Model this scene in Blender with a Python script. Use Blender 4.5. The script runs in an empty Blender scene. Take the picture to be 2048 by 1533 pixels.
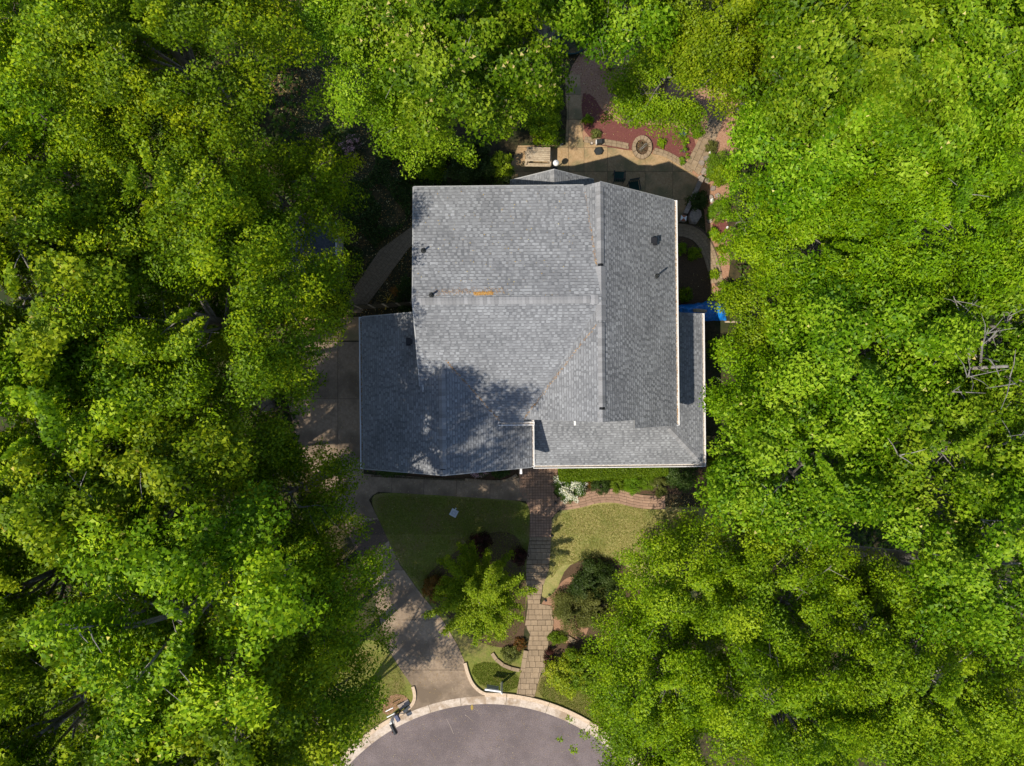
import bpy, math, random
import numpy as np
from mathutils import Vector, Matrix
from mathutils import noise as mnoise
R = math.radians
random.seed(7)
S = bpy.context.scene
COL = S.collection

# ------------------------------------------------------------------ camera, world, sun, exposure
CH, F = 34.0, 1365.33            # camera height above the upper yard, focal length in pixels of the 2048 px photo
cam_d = bpy.data.cameras.new('camera'); cam = bpy.data.objects.new('camera', cam_d); COL.objects.link(cam)
cam.location = (0, 0, CH); cam.rotation_euler = (0, 0, 0)
cam_d.sensor_width = 36; cam_d.lens = 24; cam_d.clip_start = 0.1; cam_d.clip_end = 400
S.camera = cam
SHX, SHY = .55, .42              # ground shadow shift per metre of height
elev = math.atan(1 / math.hypot(SHX, SHY))
w = bpy.data.worlds.new('World'); S.world = w; w.use_nodes = True
nt = w.node_tree; bg = nt.nodes['Background']
sky = nt.nodes.new('ShaderNodeTexSky'); sky.sky_type = 'NISHITA'; sky.sun_disc = False
sky.sun_elevation = elev; sky.sun_rotation = math.atan2(-SHX, -SHY); sky.air_density = 1.0; sky.dust_density = .6
nt.links.new(sky.outputs[0], bg.inputs[0]); bg.inputs[1].default_value = .13
sun_d = bpy.data.lights.new('sun', 'SUN'); sun_d.energy = 4.2; sun_d.angle = R(.5); sun_d.color = (1, .93, .80)
sun = bpy.data.objects.new('sun', sun_d); COL.objects.link(sun)
sun.rotation_euler = Vector((SHX, SHY, -1)).to_track_quat('-Z', 'Y').to_euler()
S.view_settings.view_transform = 'Standard'; S.view_settings.look = 'None'
S.view_settings.exposure = .5; S.view_settings.gamma = 1; S.view_settings.use_curve_mapping = False
S.cycles.max_bounces = 7; S.cycles.diffuse_bounces = 4; S.cycles.transmission_bounces = 4; S.cycles.glossy_bounces = 2
S.cycles.caustics_reflective = False; S.cycles.caustics_refractive = False

# ------------------------------------------------------------------ ground profile and pixel helpers
GY = [(-7.55, 0.0), (-9.3, -.5), (-15.0, -.9)]
def g(y):
    if y >= GY[0][0]: return 0.0
    for (a, za), (b, zb) in zip(GY, GY[1:]):
        if y >= b: return za + (zb - za) * (y - a) / (b - a)
    return GY[-1][1]
def P(px, py, z=None):
    """photo pixel -> world point, on the ground (z None) or at height z"""
    if z is None:
        z = 0
        for _ in range(4): z = g((766.5 - py) / F * (CH - z))
    k = (CH - z) / F
    return Vector(((px - 1024) * k, (766.5 - py) * k, z))
def PP(pts): return [P(*p).to_2d() for p in pts]

# ------------------------------------------------------------------ materials
def new_mat(name):
    m = bpy.data.materials.new(name); m.use_nodes = True
    return m, m.node_tree.nodes, m.node_tree.links, m.node_tree.nodes['Principled BSDF']
def mat(name, c1, c2=None, scale=6, rough=.9, bump=.0, c3=None, scale3=.6, rand=0.0, metal=0.0, fine=None, spec=.3, thr=(.35, .65), thr3=(.45, .62)):
    m, N, L, b = new_mat(name)
    b.inputs['Roughness'].default_value = rough; b.inputs['Metallic'].default_value = metal
    b.inputs['Specular IOR Level'].default_value = spec
    c2 = c2 or c1
    tc = N.new('ShaderNodeTexCoord')
    def noi(s, det=6):
        n = N.new('ShaderNodeTexNoise'); n.inputs['Scale'].default_value = s; n.inputs['Detail'].default_value = det
        n.inputs['Roughness'].default_value = .65; L.new(tc.outputs['Object'], n.inputs['Vector']); return n
    def ramp(src, lo, hi):
        r = N.new('ShaderNodeMapRange'); r.inputs[1].default_value = lo; r.inputs[2].default_value = hi; L.new(src, r.inputs[0]); return r.outputs[0]
    def mix(fac, a, c):
        x = N.new('ShaderNodeMix'); x.data_type = 'RGBA'
        L.new(fac, x.inputs[0])
        for k, v in ((6, a), (7, c)):
            if isinstance(v, tuple): x.inputs[k].default_value = (*v, 1)
            else: L.new(v, x.inputs[k])
        return x.outputs[2]
    n1 = noi(scale)
    col = mix(ramp(n1.outputs[0], *thr), c1, c2)
    if c3: col = mix(ramp(noi(scale3, 4).outputs[0], *thr3), col, c3)
    if fine:
        nf = noi(fine[0], 3); r = N.new('ShaderNodeMapRange'); r.inputs[1].default_value = .3; r.inputs[2].default_value = .7
        r.inputs[3].default_value = 1 - fine[1]; r.inputs[4].default_value = 1 + fine[1]; L.new(nf.outputs[0], r.inputs[0])
        h = N.new('ShaderNodeHueSaturation'); L.new(r.outputs[0], h.inputs['Value']); L.new(col, h.inputs['Color']); col = h.outputs[0]
    if rand:
        oi = N.new('ShaderNodeObjectInfo'); r = N.new('ShaderNodeMapRange')
        r.inputs[3].default_value = 1 - rand; r.inputs[4].default_value = 1 + rand; L.new(oi.outputs['Random'], r.inputs[0])
        h = N.new('ShaderNodeHueSaturation'); L.new(r.outputs[0], h.inputs['Value']); L.new(col, h.inputs['Color']); col = h.outputs[0]
    L.new(col, b.inputs['Base Color'])
    if bump:
        bp = N.new('ShaderNodeBump'); bp.inputs['Strength'].default_value = bump; bp.inputs['Distance'].default_value = .03
        L.new((noi(fine[0], 3) if fine else n1).outputs[0], bp.inputs['Height']); L.new(bp.outputs[0], b.inputs['Normal'])
    return m
def tint_mat(name, stops, rough=.85, trans=0.0, tboost=(1.7, 1.45, .4), spec=.0, const=False, gloss=.0):
    """colour from the per-face 'tint' attribute; leaves let light through"""
    m = bpy.data.materials.new(name); m.use_nodes = True; N, L = m.node_tree.nodes, m.node_tree.links
    N.clear(); out = N.new('ShaderNodeOutputMaterial')
    at = N.new('ShaderNodeAttribute'); at.attribute_name = 'tint'
    cr = N.new('ShaderNodeValToRGB'); e = cr.color_ramp.elements
    if const: cr.color_ramp.interpolation = 'CONSTANT'
    e[0].position, e[0].color = stops[0][0], (*stops[0][1], 1); e[1].position, e[1].color = stops[-1][0], (*stops[-1][1], 1)
    for p, c in stops[1:-1]:
        q = e.new(p); q.color = (*c, 1)
    L.new(at.outputs['Fac'], cr.inputs[0]); col = cr.outputs[0]
    if trans:                                                # every tree differs a little in hue and depth
        oi = N.new('ShaderNodeObjectInfo'); hs = N.new('ShaderNodeHueSaturation')
        for inp, lo, hi in (('Value', .84, 1.16), ('Hue', .496, .514)):
            mr = N.new('ShaderNodeMapRange'); mr.inputs[3].default_value = lo; mr.inputs[4].default_value = hi; L.new(oi.outputs['Random'], mr.inputs[0]); L.new(mr.outputs[0], hs.inputs[inp])
        L.new(col, hs.inputs['Color']); col = hs.outputs[0]
    d = N.new('ShaderNodeBsdfDiffuse'); L.new(col, d.inputs[0]); last = d.outputs[0]
    if trans:
        mu = N.new('ShaderNodeMix'); mu.data_type = 'RGBA'; mu.blend_type = 'MULTIPLY'; mu.inputs[0].default_value = 1
        L.new(col, mu.inputs[6]); mu.inputs[7].default_value = (*tboost, 1)
        t = N.new('ShaderNodeBsdfTranslucent'); L.new(mu.outputs[2], t.inputs[0])
        ms = N.new('ShaderNodeMixShader'); ms.inputs[0].default_value = trans; L.new(last, ms.inputs[1]); L.new(t.outputs[0], ms.inputs[2]); last = ms.outputs[0]
    if gloss:
        gl = N.new('ShaderNodeBsdfGlossy'); gl.inputs['Roughness'].default_value = .5; gl.inputs[0].default_value = (1, 1, .9, 1)
        ms = N.new('ShaderNodeMixShader'); ms.inputs[0].default_value = gloss; L.new(last, ms.inputs[1]); L.new(gl.outputs[0], ms.inputs[2]); last = ms.outputs[0]
    L.new(last, out.inputs[0])
    return m
M = {}
def leafmat(k, dark, mid, lite, flower=None, gl=.010):
    st = [(0, dark), (.45, mid), (.9, lite)]
    if flower: st += [(.935, lite), (.95, flower), (1, flower)]
    M[k] = tint_mat('leaf_' + k, st, trans=.30, gloss=gl)
leafmat('maple', (.058, .108, .001), (.150, .235, .003), (.360, .415, .006))
leafmat('maple_light', (.095, .170, .003), (.180, .285, .005), (.320, .410, .018))
leafmat('poplar', (.055, .125, .002), (.135, .245, .003), (.300, .410, .020), (.66, .55, .20))
leafmat('poplar_deep', (.062, .118, .001), (.155, .248, .003), (.360, .430, .012), (.60, .48, .12))
leafmat('oak', (.070, .135, .001), (.155, .255, .002), (.290, .380, .008))
leafmat('lime', (.080, .148, .002), (.178, .275, .004), (.315, .395, .012))
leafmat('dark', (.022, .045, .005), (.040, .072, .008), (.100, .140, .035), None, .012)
leafmat('hedge', (.075, .140, .004), (.125, .205, .006), (.185, .260, .012))
leafmat('olive', (.070, .080, .015), (.120, .130, .025), (.190, .200, .050))
leafmat('burgundy', (.024, .012, .006), (.050, .018, .012), (.110, .030, .030))
leafmat('yellowleaf', (.12, .18, .006), (.24, .30, .010), (.38, .38, .02))
leafmat('azalea', (.035, .085, .008), (.07, .14, .012), (.12, .19, .02), (.80, .80, .72))
leafmat('pink', (.05, .07, .02), (.10, .11, .05), (.2, .15, .13), (.70, .42, .52))
leafmat('rust', (.07, .06, .01), (.16, .08, .015), (.28, .09, .02))
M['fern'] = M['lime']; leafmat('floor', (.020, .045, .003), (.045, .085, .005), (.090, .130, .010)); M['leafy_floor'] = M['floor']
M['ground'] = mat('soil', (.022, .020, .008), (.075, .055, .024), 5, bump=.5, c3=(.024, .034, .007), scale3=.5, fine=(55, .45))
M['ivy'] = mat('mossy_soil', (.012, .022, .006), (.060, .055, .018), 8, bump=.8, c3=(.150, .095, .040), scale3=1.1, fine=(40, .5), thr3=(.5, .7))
M['red_dirt'] = mat('red_dirt', (.270, .135, .080), (.380, .225, .140), 14, bump=.5, fine=(60, .35))
M['mulch'] = mat('red_mulch', (.120, .036, .030), (.200, .070, .058), 30, bump=.8, fine=(75, .4))
M['dark_mulch'] = mat('dark_mulch', (.060, .036, .020), (.115, .070, .038), 26, bump=.8, fine=(70, .45))
M['straw'] = mat('pine_straw', (.24, .125, .07), (.34, .20, .125), 28, bump=.7, fine=(70, .35))
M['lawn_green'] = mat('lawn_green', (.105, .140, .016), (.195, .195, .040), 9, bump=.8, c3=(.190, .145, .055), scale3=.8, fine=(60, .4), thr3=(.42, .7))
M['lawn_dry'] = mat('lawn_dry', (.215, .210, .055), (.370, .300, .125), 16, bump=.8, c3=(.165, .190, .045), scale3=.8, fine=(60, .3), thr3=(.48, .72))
M['concrete'] = mat('old_concrete', (.215, .155, .105), (.300, .225, .155), 7, bump=.15, c3=(.150, .110, .075), scale3=.5, fine=(80, .16), rand=.06)
M['patio'] = mat('patio_concrete', (.290, .190, .095), (.400, .270, .150), 8, bump=.15, c3=(.200, .160, .080), scale3=.9, fine=(70, .2))
M['gutterpan'] = mat('kerb_concrete', (.420, .340, .270), (.560, .470, .390), 9, bump=.2, c3=(.300, .220, .150), scale3=1.6, fine=(70, .15))
M['kerb'] = mat('kerb_top', (.420, .310, .210), (.560, .430, .310), 12, bump=.2, fine=(60, .2))
M['asphalt'] = mat('asphalt', (.140, .110, .106), (.172, .138, .134), 1.2, rough=.9, bump=.5, c3=(.118, .094, .092), scale3=.5, fine=(26, .42))
M['paver'] = mat('clay_paver', (.260, .160, .105), (.340, .220, .150), 5, bump=.15, rand=.14, fine=(60, .15))
M['slab'] = mat('walk_slab', (.225, .162, .100), (.300, .220, .142), 6, bump=.2, rand=.10, fine=(60, .18))
M['brickdark'] = mat('joint_sand', (.070, .048, .034), (.11, .075, .055), 20)
M['stone'] = mat('field_stone', (.20, .165, .14), (.34, .27, .22), 7, bump=.5, rand=.3, fine=(40, .25))
M['white'] = mat('white_aluminium', (.80, .79, .78), (.72, .70, .69), 3, rough=.45)
M['gutter_dirt'] = mat('gutter_bottom', (.34, .28, .22), (.60, .55, .50), 12, rough=.8)
M['drip'] = mat('grey_drip_edge', (.30, .30, .30), (.36, .36, .36), 5, rough=.6)
M['siding'] = mat('tan_siding', (.42, .38, .32), (.46, .42, .36), 4, rough=.7)
M['black'] = mat('black_plastic', (.012, .013, .015), (.02, .02, .024), 8, rough=.4)
M['darkmetal'] = mat('dark_metal', (.03, .035, .035), (.05, .05, .05), 9, rough=.45, metal=.3)
M['navy'] = mat('navy_glaze', (.035, .045, .10), (.06, .07, .14), 9, rough=.35)
M['tarp'] = mat('blue_tarp', (.005, .12, .42), (.01, .20, .62), 5, rough=.35, spec=.5)
M['wood'] = mat('weathered_wood', (.300, .225, .150), (.440, .360, .255), 9, bump=.3, rand=.16, fine=(35, .25))
M['darkwood'] = mat('dark_wood', (.060, .045, .025), (.11, .085, .045), 12, bump=.3, rand=.2)
M['bark'] = mat('bark', (.11, .095, .08), (.24, .21, .18), 9, bump=.8, fine=(30, .35))
M['palebark'] = mat('pale_bark', (.15, .135, .12), (.28, .26, .24), 9, bump=.6, fine=(30, .3))
M['trampoline'] = mat('green_rim', (.004, .028, .022), (.006, .04, .034), 9, rough=.5)
M['yellow'] = mat('yellow_paint', (.62, .42, .03), (.5, .35, .05), 30, rough=.8)
M['terracotta'] = mat('terracotta', (.30, .10, .05), (.36, .14, .08), 14)
M['bluepaint'] = mat('utility_plate', (.33, .36, .42), (.40, .43, .48), 9, rough=.6)
M['plateedge'] = mat('plate_frame', (.50, .52, .55), (.45, .47, .5), 9, rough=.6)
M['slate'] = mat('shed_roof', (.05, .06, .075), (.09, .10, .12), 10, fine=(40, .3))
M['shingle'] = tint_mat('asphalt_shingle', [(0, (.126, .131, .140)), (.3, (.168, .172, .183)), (.55, (.214, .219, .231)), (.8, (.258, .265, .279)), (1, (.33, .34, .36))])
M['edge_shadow'] = mat('shingle_edge', (.055, .055, .060), (.08, .08, .085), 10)  # butt edges, and the painted shadow strips below the tabs
M['cap'] = mat('ridge_cap_shingle', (.205, .205, .214), (.245, .245, .254), 30, rough=.9, rand=.2, fine=(60, .1))
M['litter'] = tint_mat('fallen_bits', [(0, (.07, .045, .02)), (.5, (.25, .14, .05)), (.8, (.45, .30, .08)), (1, (.60, .55, .30))])
M['pollen'] = tint_mat('orange_needles', [(0, (.20, .11, .05)), (.6, (.40, .22, .09)), (1, (.48, .34, .17))])
M['rustbits'] = tint_mat('rust_needles', [(0, (.22, .11, .04)), (.6, (.42, .22, .06)), (1, (.50, .34, .14))])
M['grassblade'] = tint_mat('grass_blades', [(0, (.12, .17, .016)), (.5, (.21, .25, .040)), (1, (.38, .32, .12))], trans=.25)

# ------------------------------------------------------------------ object helpers
def tag(o, label=None, category=None, group=None, kind=None):
    for k, v in (('label', label), ('category', category), ('group', group), ('kind', kind)):
        if v: o[k] = v
    return o
def empty(name, loc=(0, 0, 0), rz=0, **kw):
    o = bpy.data.objects.new(name, None); COL.objects.link(o); o.location = loc; o.rotation_euler[2] = rz
    o.empty_display_size = .2
    return tag(o, **kw)
class MB:
    def __init__(s): s.v, s.f, s.m = [], [], []
    def add(s, vs, fs, mi=0):
        b = len(s.v); s.v += [tuple(v) for v in vs]; s.f += [tuple(b + i for i in f) for f in fs]; s.m += [mi] * len(fs); return s
    def prism(s, poly, z0, z1, mi=0):
        """poly: 2-D points; z0, z1 numbers or functions of (x, y)"""
        a = sum(p[0] * q[1] - q[0] * p[1] for p, q in zip(poly, list(poly[1:]) + [poly[0]]))
        if a < 0: poly = list(poly)[::-1]
        n = len(poly); fz = lambda z, p: z(p[0], p[1]) if callable(z) else z
        vs = [(p[0], p[1], fz(z0, p)) for p in poly] + [(p[0], p[1], fz(z1, p)) for p in poly]
        fs = [tuple(range(n, 2 * n)), tuple(range(n - 1, -1, -1))] + [(i, (i + 1) % n, n + (i + 1) % n, n + i) for i in range(n)]
        return s.add(vs, fs, mi)
    def box(s, c, d, rz=0, mi=0, M4=None):
        x, y, z = d[0] / 2, d[1] / 2, d[2] / 2
        vs = [Vector((sx * x, sy * y, sz * z)) for sz in (-1, 1) for sx, sy in ((-1, -1), (1, -1), (1, 1), (-1, 1))]
        m = M4 or Matrix.Rotation(rz, 4, 'Z'); vs = [m @ v + Vector(c) for v in vs]
        return s.add(vs, [(3, 2, 1, 0), (4, 5, 6, 7), (0, 1, 5, 4), (1, 2, 6, 5), (2, 3, 7, 6), (3, 0, 4, 7)], mi)
    def tube(s, pts, rad, n=6, mi=0, caps=True):
        pts = [Vector(p) for p in pts]; b = len(s.v); k = len(pts)
        for i, p in enumerate(pts):
            d = (pts[min(i + 1, k - 1)] - pts[max(i - 1, 0)]).normalized()
            a = d.orthogonal().normalized(); c = d.cross(a)
            r = rad[i] if hasattr(rad, '__len__') else rad
            for j in range(n):
                t = 2 * math.pi * j / n; s.v.append(tuple(p + a * math.cos(t) * r + c * math.sin(t) * r))
        for i in range(k - 1):
            for j in range(n):
                s.f.append((b + i * n + j, b + i * n + (j + 1) % n, b + (i + 1) * n + (j + 1) % n, b + (i + 1) * n + j)); s.m.append(mi)
        if caps:
            s.f.append(tuple(b + j for j in range(n - 1, -1, -1))); s.f.append(tuple(b + (k - 1) * n + j for j in range(n))); s.m += [mi, mi]
        return s
    def lathe(s, prof, c=(0, 0, 0), n=20, mi=0):
        b = len(s.v); k = len(prof)
        for r, z in prof:
            for j in range(n):
                t = 2 * math.pi * j / n; s.v.append((c[0] + r * math.cos(t), c[1] + r * math.sin(t), c[2] + z))
        for i in range(k - 1):
            for j in range(n):
                s.f.append((b + i * n + j, b + i * n + (j + 1) % n, b + (i + 1) * n + (j + 1) % n, b + (i + 1) * n + j)); s.m.append(mi)
        s.f.append(tuple(b + (k - 1) * n + j for j in range(n))); s.m.append(mi)
        return s
    def build(s, name, mats, parent=None, smooth=False, bevel=0, **kw):
        me = bpy.data.meshes.new(name); me.from_pydata(s.v, [], s.f)
        mats = mats if isinstance(mats, (list, tuple)) else [mats]
        for m in mats: me.materials.append(m)
        if len(mats) > 1: me.polygons.foreach_set('material_index', s.m)
        if smooth: me.polygons.foreach_set('use_smooth', [True] * len(me.polygons))
        me.update()
        o = bpy.data.objects.new(name, me); COL.objects.link(o)
        if parent: o.parent = parent
        if bevel:
            md = o.modifiers.new('bevel', 'BEVEL'); md.width = bevel; md.segments = 2; md.limit_method = 'ANGLE'
        return tag(o, **kw)
def np_mesh(name, V, nper, m, tint, parent=None, smooth=False, **kw):
    """V (n*nper,3): one polygon of nper corners for every nper vertices"""
    V = np.ascontiguousarray(V, dtype=np.float32); nv = len(V); nf = nv // nper
    me = bpy.data.meshes.new(name); me.vertices.add(nv); me.vertices.foreach_set('co', V.ravel())
    me.loops.add(nv); me.loops.foreach_set('vertex_index', np.arange(nv, dtype=np.int32))
    me.polygons.add(nf); me.polygons.foreach_set('loop_start', np.arange(0, nv, nper, dtype=np.int32))
    me.materials.append(m)
    at = me.attributes.new('tint', 'FLOAT', 'FACE'); at.data.foreach_set('value', np.asarray(tint, dtype=np.float32))
    me.update(calc_edges=True)
    o = bpy.data.objects.new(name, me); COL.objects.link(o)
    if parent: o.parent = parent
    return tag(o, **kw)

# clipping of 2-D polygons
def clip_half(poly, a, b, c):
    """keep a*x+b*y<=c"""
    out = []
    for i, p in enumerate(poly):
        q = poly[(i + 1) % len(poly)]
        dp, dq = a * p[0] + b * p[1] - c, a * q[0] + b * q[1] - c
        if dp <= 0: out.append(p)
        if (dp < 0 < dq) or (dq < 0 < dp):
            t = dp / (dp - dq); out.append((p[0] + (q[0] - p[0]) * t, p[1] + (q[1] - p[1]) * t))
    return out
def clip_convex(subject, conv):
    a = sum(p[0] * q[1] - q[0] * p[1] for p, q in zip(conv, list(conv[1:]) + [conv[0]]))
    if a < 0: conv = list(conv)[::-1]
    out = [(p[0], p[1]) for p in subject]
    for i, p in enumerate(conv):
        q = conv[(i + 1) % len(conv)]; dx, dy = q[0] - p[0], q[1] - p[1]
        out = clip_half(out, dy, -dx, dy * p[0] - dx * p[1])
        if len(out) < 3: return []
    return out
def area(poly): return abs(sum(p[0] * q[1] - q[0] * p[1] for p, q in zip(poly, list(poly[1:]) + [poly[0]]))) / 2
def inside(poly, x, y):
    c = False; j = len(poly) - 1
    for i in range(len(poly)):
        if (poly[i][1] > y) != (poly[j][1] > y) and x < (poly[j][0] - poly[i][0]) * (y - poly[i][1]) / (poly[j][1] - poly[i][1]) + poly[i][0]: c = not c
        j = i
    return c

from mathutils.geometry import tessellate_polygon
def sheet(name, poly, dz, m, parent=None, thick=0, **kw):
    """a ground sheet following the slope; poly world 2-D"""
    mb = MB(); cuts = [1e3] + [y for y, _ in GY] + [-1e3]
    tris = tessellate_polygon([[Vector((p[0], p[1], 0)) for p in poly]])
    for t in tris:
        tri = [(poly[i][0], poly[i][1]) for i in t]
        for hi, lo in zip(cuts, cuts[1:]):
            q = clip_half(clip_half(tri, 0, 1, hi), 0, -1, -lo)
            if len(q) >= 3 and area(q) > 1e-6:
                a = sum(p[0] * r[1] - r[0] * p[1] for p, r in zip(q, q[1:] + [q[0]]))
                if a < 0: q = q[::-1]
                mb.add([(p[0], p[1], g(p[1]) + dz) for p in q], [tuple(range(len(q)))])
    if thick:
        n = len(poly)
        a = sum(p[0] * r[1] - r[0] * p[1] for p, r in zip(poly, list(poly[1:]) + [poly[0]]))
        pl = list(poly) if a > 0 else list(poly)[::-1]
        for p, q in zip(pl, pl[1:] + [pl[0]]):
            mb.add([(p[0], p[1], g(p[1]) - .02), (q[0], q[1], g(q[1]) - .02), (q[0], q[1], g(q[1]) + dz), (p[0], p[1], g(p[1]) + dz)], [(0, 1, 2, 3)])
    return mb.build(name, m, parent, **kw)
def smooth_poly(pts, it=2, closed=True):
    pts = [Vector(p) for p in pts]
    for _ in range(it):
        out = [] if closed else [pts[0]]
        n = len(pts)
        for i in range(n if closed else n - 1):
            a, b = pts[i], pts[(i + 1) % n]; out += [a.lerp(b, .25), a.lerp(b, .75)]
        if not closed: out.append(pts[-1])
        pts = out
    return pts

# ================================================================== THE SETTING: ground, lawns, paving, road
sheet('ground', [(-130, -130), (130, -130), (130, 130), (-130, 130)], 0, M['ground'], kind='structure')
sheet('garden_dirt', smooth_poly(PP([(1160, 90), (1260, 85), (1330, 130), (1480, 150), (1500, 260), (1465, 330), (1450, 470), (1465, 540), (1425, 640), (1400, 630), (1420, 380), (1300, 330), (1170, 300), (1120, 200)])), .004, M['red_dirt'], kind='structure')
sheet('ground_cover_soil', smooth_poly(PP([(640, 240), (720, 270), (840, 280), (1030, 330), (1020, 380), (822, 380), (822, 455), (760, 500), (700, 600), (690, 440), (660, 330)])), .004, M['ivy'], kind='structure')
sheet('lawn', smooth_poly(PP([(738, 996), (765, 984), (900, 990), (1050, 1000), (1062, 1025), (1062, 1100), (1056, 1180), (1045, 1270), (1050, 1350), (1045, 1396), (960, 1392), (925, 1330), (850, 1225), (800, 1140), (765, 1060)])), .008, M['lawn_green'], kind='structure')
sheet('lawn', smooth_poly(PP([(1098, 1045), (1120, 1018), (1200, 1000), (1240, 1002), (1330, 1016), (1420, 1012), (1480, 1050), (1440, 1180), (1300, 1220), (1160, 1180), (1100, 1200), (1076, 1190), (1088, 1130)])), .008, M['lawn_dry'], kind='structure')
sheet('lawn', smooth_poly(PP([(1066, 1400), (1082, 1340), (1140, 1330), (1230, 1360), (1290, 1460), (1220, 1500), (1150, 1430), (1080, 1405)])), .008, M['lawn_green'], kind='structure')
sheet('lawn', smooth_poly(PP([(640, 1300), (760, 1270), (800, 1340), (832, 1380), (825, 1405), (790, 1440), (715, 1490), (650, 1533), (560, 1500)])), .008, M['lawn_green'], kind='structure')
sheet('planting_bed', smooth_poly(PP([(905, 1110), (950, 1070), (1030, 1060), (1050, 1110), (1052, 1230), (1044, 1300), (960, 1290), (890, 1230), (850, 1190), (850, 1150)])), .014, M['dark_mulch'], kind='structure')
sheet('planting_bed', smooth_poly(PP([(1076, 1209), (1105, 1190), (1125, 1160), (1150, 1150), (1175, 1200), (1180, 1270), (1140, 1290), (1110, 1280), (1106, 1240)])), .016, M['straw'], kind='structure')
sheet('planting_bed', smooth_poly(PP([(1110, 1185), (1140, 1120), (1240, 1110), (1300, 1200), (1260, 1330), (1130, 1335), (1092, 1340), (1100, 1280), (1110, 1240)])), .012, M['dark_mulch'], kind='structure')
sheet('planting_bed', smooth_poly(PP([(1160, 186), (1186, 190), (1204, 222), (1240, 250), (1330, 250), (1384, 262), (1394, 300), (1378, 322), (1314, 309), (1300, 292), (1258, 304), (1172, 288)]), 1), .012, M['mulch'], kind='structure')
sheet('planting_bed', smooth_poly(PP([(1345, 474), (1380, 476), (1410, 510), (1424, 560), (1426, 640), (1345, 640)]), 1), .012, M['dark_mulch'], kind='structure')
sheet('planting_bed', smooth_poly(PP([(1420, 448), (1446, 436), (1464, 462), (1462, 482), (1434, 486)]), 1), .012, M['mulch'], kind='structure')
sheet('planting_bed', smooth_poly(PP([(1110, 915), (1430, 915), (1425, 985), (1340, 990), (1180, 985), (1110, 980)]), 1), .008, M['dark_mulch'], kind='structure')
sheet('planting_bed', smooth_poly(PP([(742, 930), (1040, 930), (1034, 955), (1005, 963), (930, 958), (745, 948)]), 1), .010, M['dark_mulch'], kind='structure')
sheet('planting_bed', smooth_poly(PP([(766, 1405), (785, 1388), (810, 1390), (818, 1402), (800, 1412), (778, 1432), (764, 1425)]), 1), .014, M['straw'], kind='structure')

# kerb ring and cul-de-sac: circle centred at photo (975, 1784)
RC = P(975, 1784); RC = Vector((RC.x, RC.y)); PXM = F / (CH + .9)
def arc(r, a0, a1, n): return [(RC.x + r * math.sin(R(a0 + (a1 - a0) * i / n)), RC.y + r * math.cos(R(a0 + (a1 - a0) * i / n))) for i in range(n + 1)]
R0, R1, R2 = 376 / PXM, 392 / PXM, 400 / PXM
sheet('road', arc(R0, -140, 140, 80) + [(RC.x + 4, RC.y - 40), (RC.x - 4, RC.y - 40)], .020, M['asphalt'], kind='structure')
gp = empty('kerb', kind='structure')
def ring_piece(name, ra, rb, a0, a1, za, zb, m, parent, n=8):
    mb = MB()
    A, B = arc(ra, a0, a1, n), arc(rb, a0, a1, n); z = -.9
    for i in range(n):
        mb.add([(*A[i], z + za), (*A[i + 1], z + za), (*B[i + 1], z + zb), (*B[i], z + zb)], [(0, 1, 2, 3), (3, 2, 1, 0)][1:])
        mb.add([(*B[i], z + zb), (*B[i + 1], z + zb), (*B[i + 1], z - .1), (*B[i], z - .1)], [(3, 2, 1, 0)])
        mb.add([(*A[i], z + za), (*A[i + 1], z + za), (*A[i + 1], z - .1), (*A[i], z - .1)], [(0, 1, 2, 3)])
    return mb.build(name, m, parent)
joints = [-140, -110, -80, -62, -48, -38, -29, -17.5, -8, 5.6, 18, 31, 45, 60, 80, 110, 140]
for a, b in zip(joints, joints[1:]):
    ring_piece('gutter_pan', R0, R1, a + .05, b - .05, .028, .036, M['gutterpan'], gp)
    if not (-26 < (a + b) / 2 < -1): ring_piece('kerb_stone', R1 + .003, R2, a + .05, b - .05, .10, .12, M['kerb'], gp)
ring_piece('kerb_stone', R1 + .003, R2, -29 + .05, -27, .10, .12, M['kerb'], gp)
ring_piece('kerb_stone', R1 + .003, R2, -.8, 5.5, .10, .12, M['kerb'], gp)
def strip(pts, wd, z0, h, name, m, parent, **kw):
    mb = MB(); pts = [Vector(p) for p in pts]; L_, Rr = [], []
    for i, p in enumerate(pts):
        d = (pts[min(i + 1, len(pts) - 1)] - pts[max(i - 1, 0)]).normalized(); nn = Vector((-d.y, d.x)) * wd / 2
        L_.append(p + nn); Rr.append(p - nn)
    for i in range(len(pts) - 1):
        mb.prism([L_[i], L_[i + 1], Rr[i + 1], Rr[i]], lambda x, y: g(y) + z0, lambda x, y: g(y) + z0 + h)
    return mb.build(name, m, parent, **kw)
dlk = smooth_poly(PP([(826, 1372), (830, 1386), (829, 1402), (818, 1416), (797, 1430)]), 2, False)
strip(dlk, .16, 0, .12, 'kerb_stone', M['kerb'], gp)
drk = smooth_poly(PP([(930, 1325), (936, 1348), (945, 1368), (962, 1384), (980, 1389)]), 2, False)
strip(drk, .16, 0, .12, 'kerb_stone', M['kerb'], gp)

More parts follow.
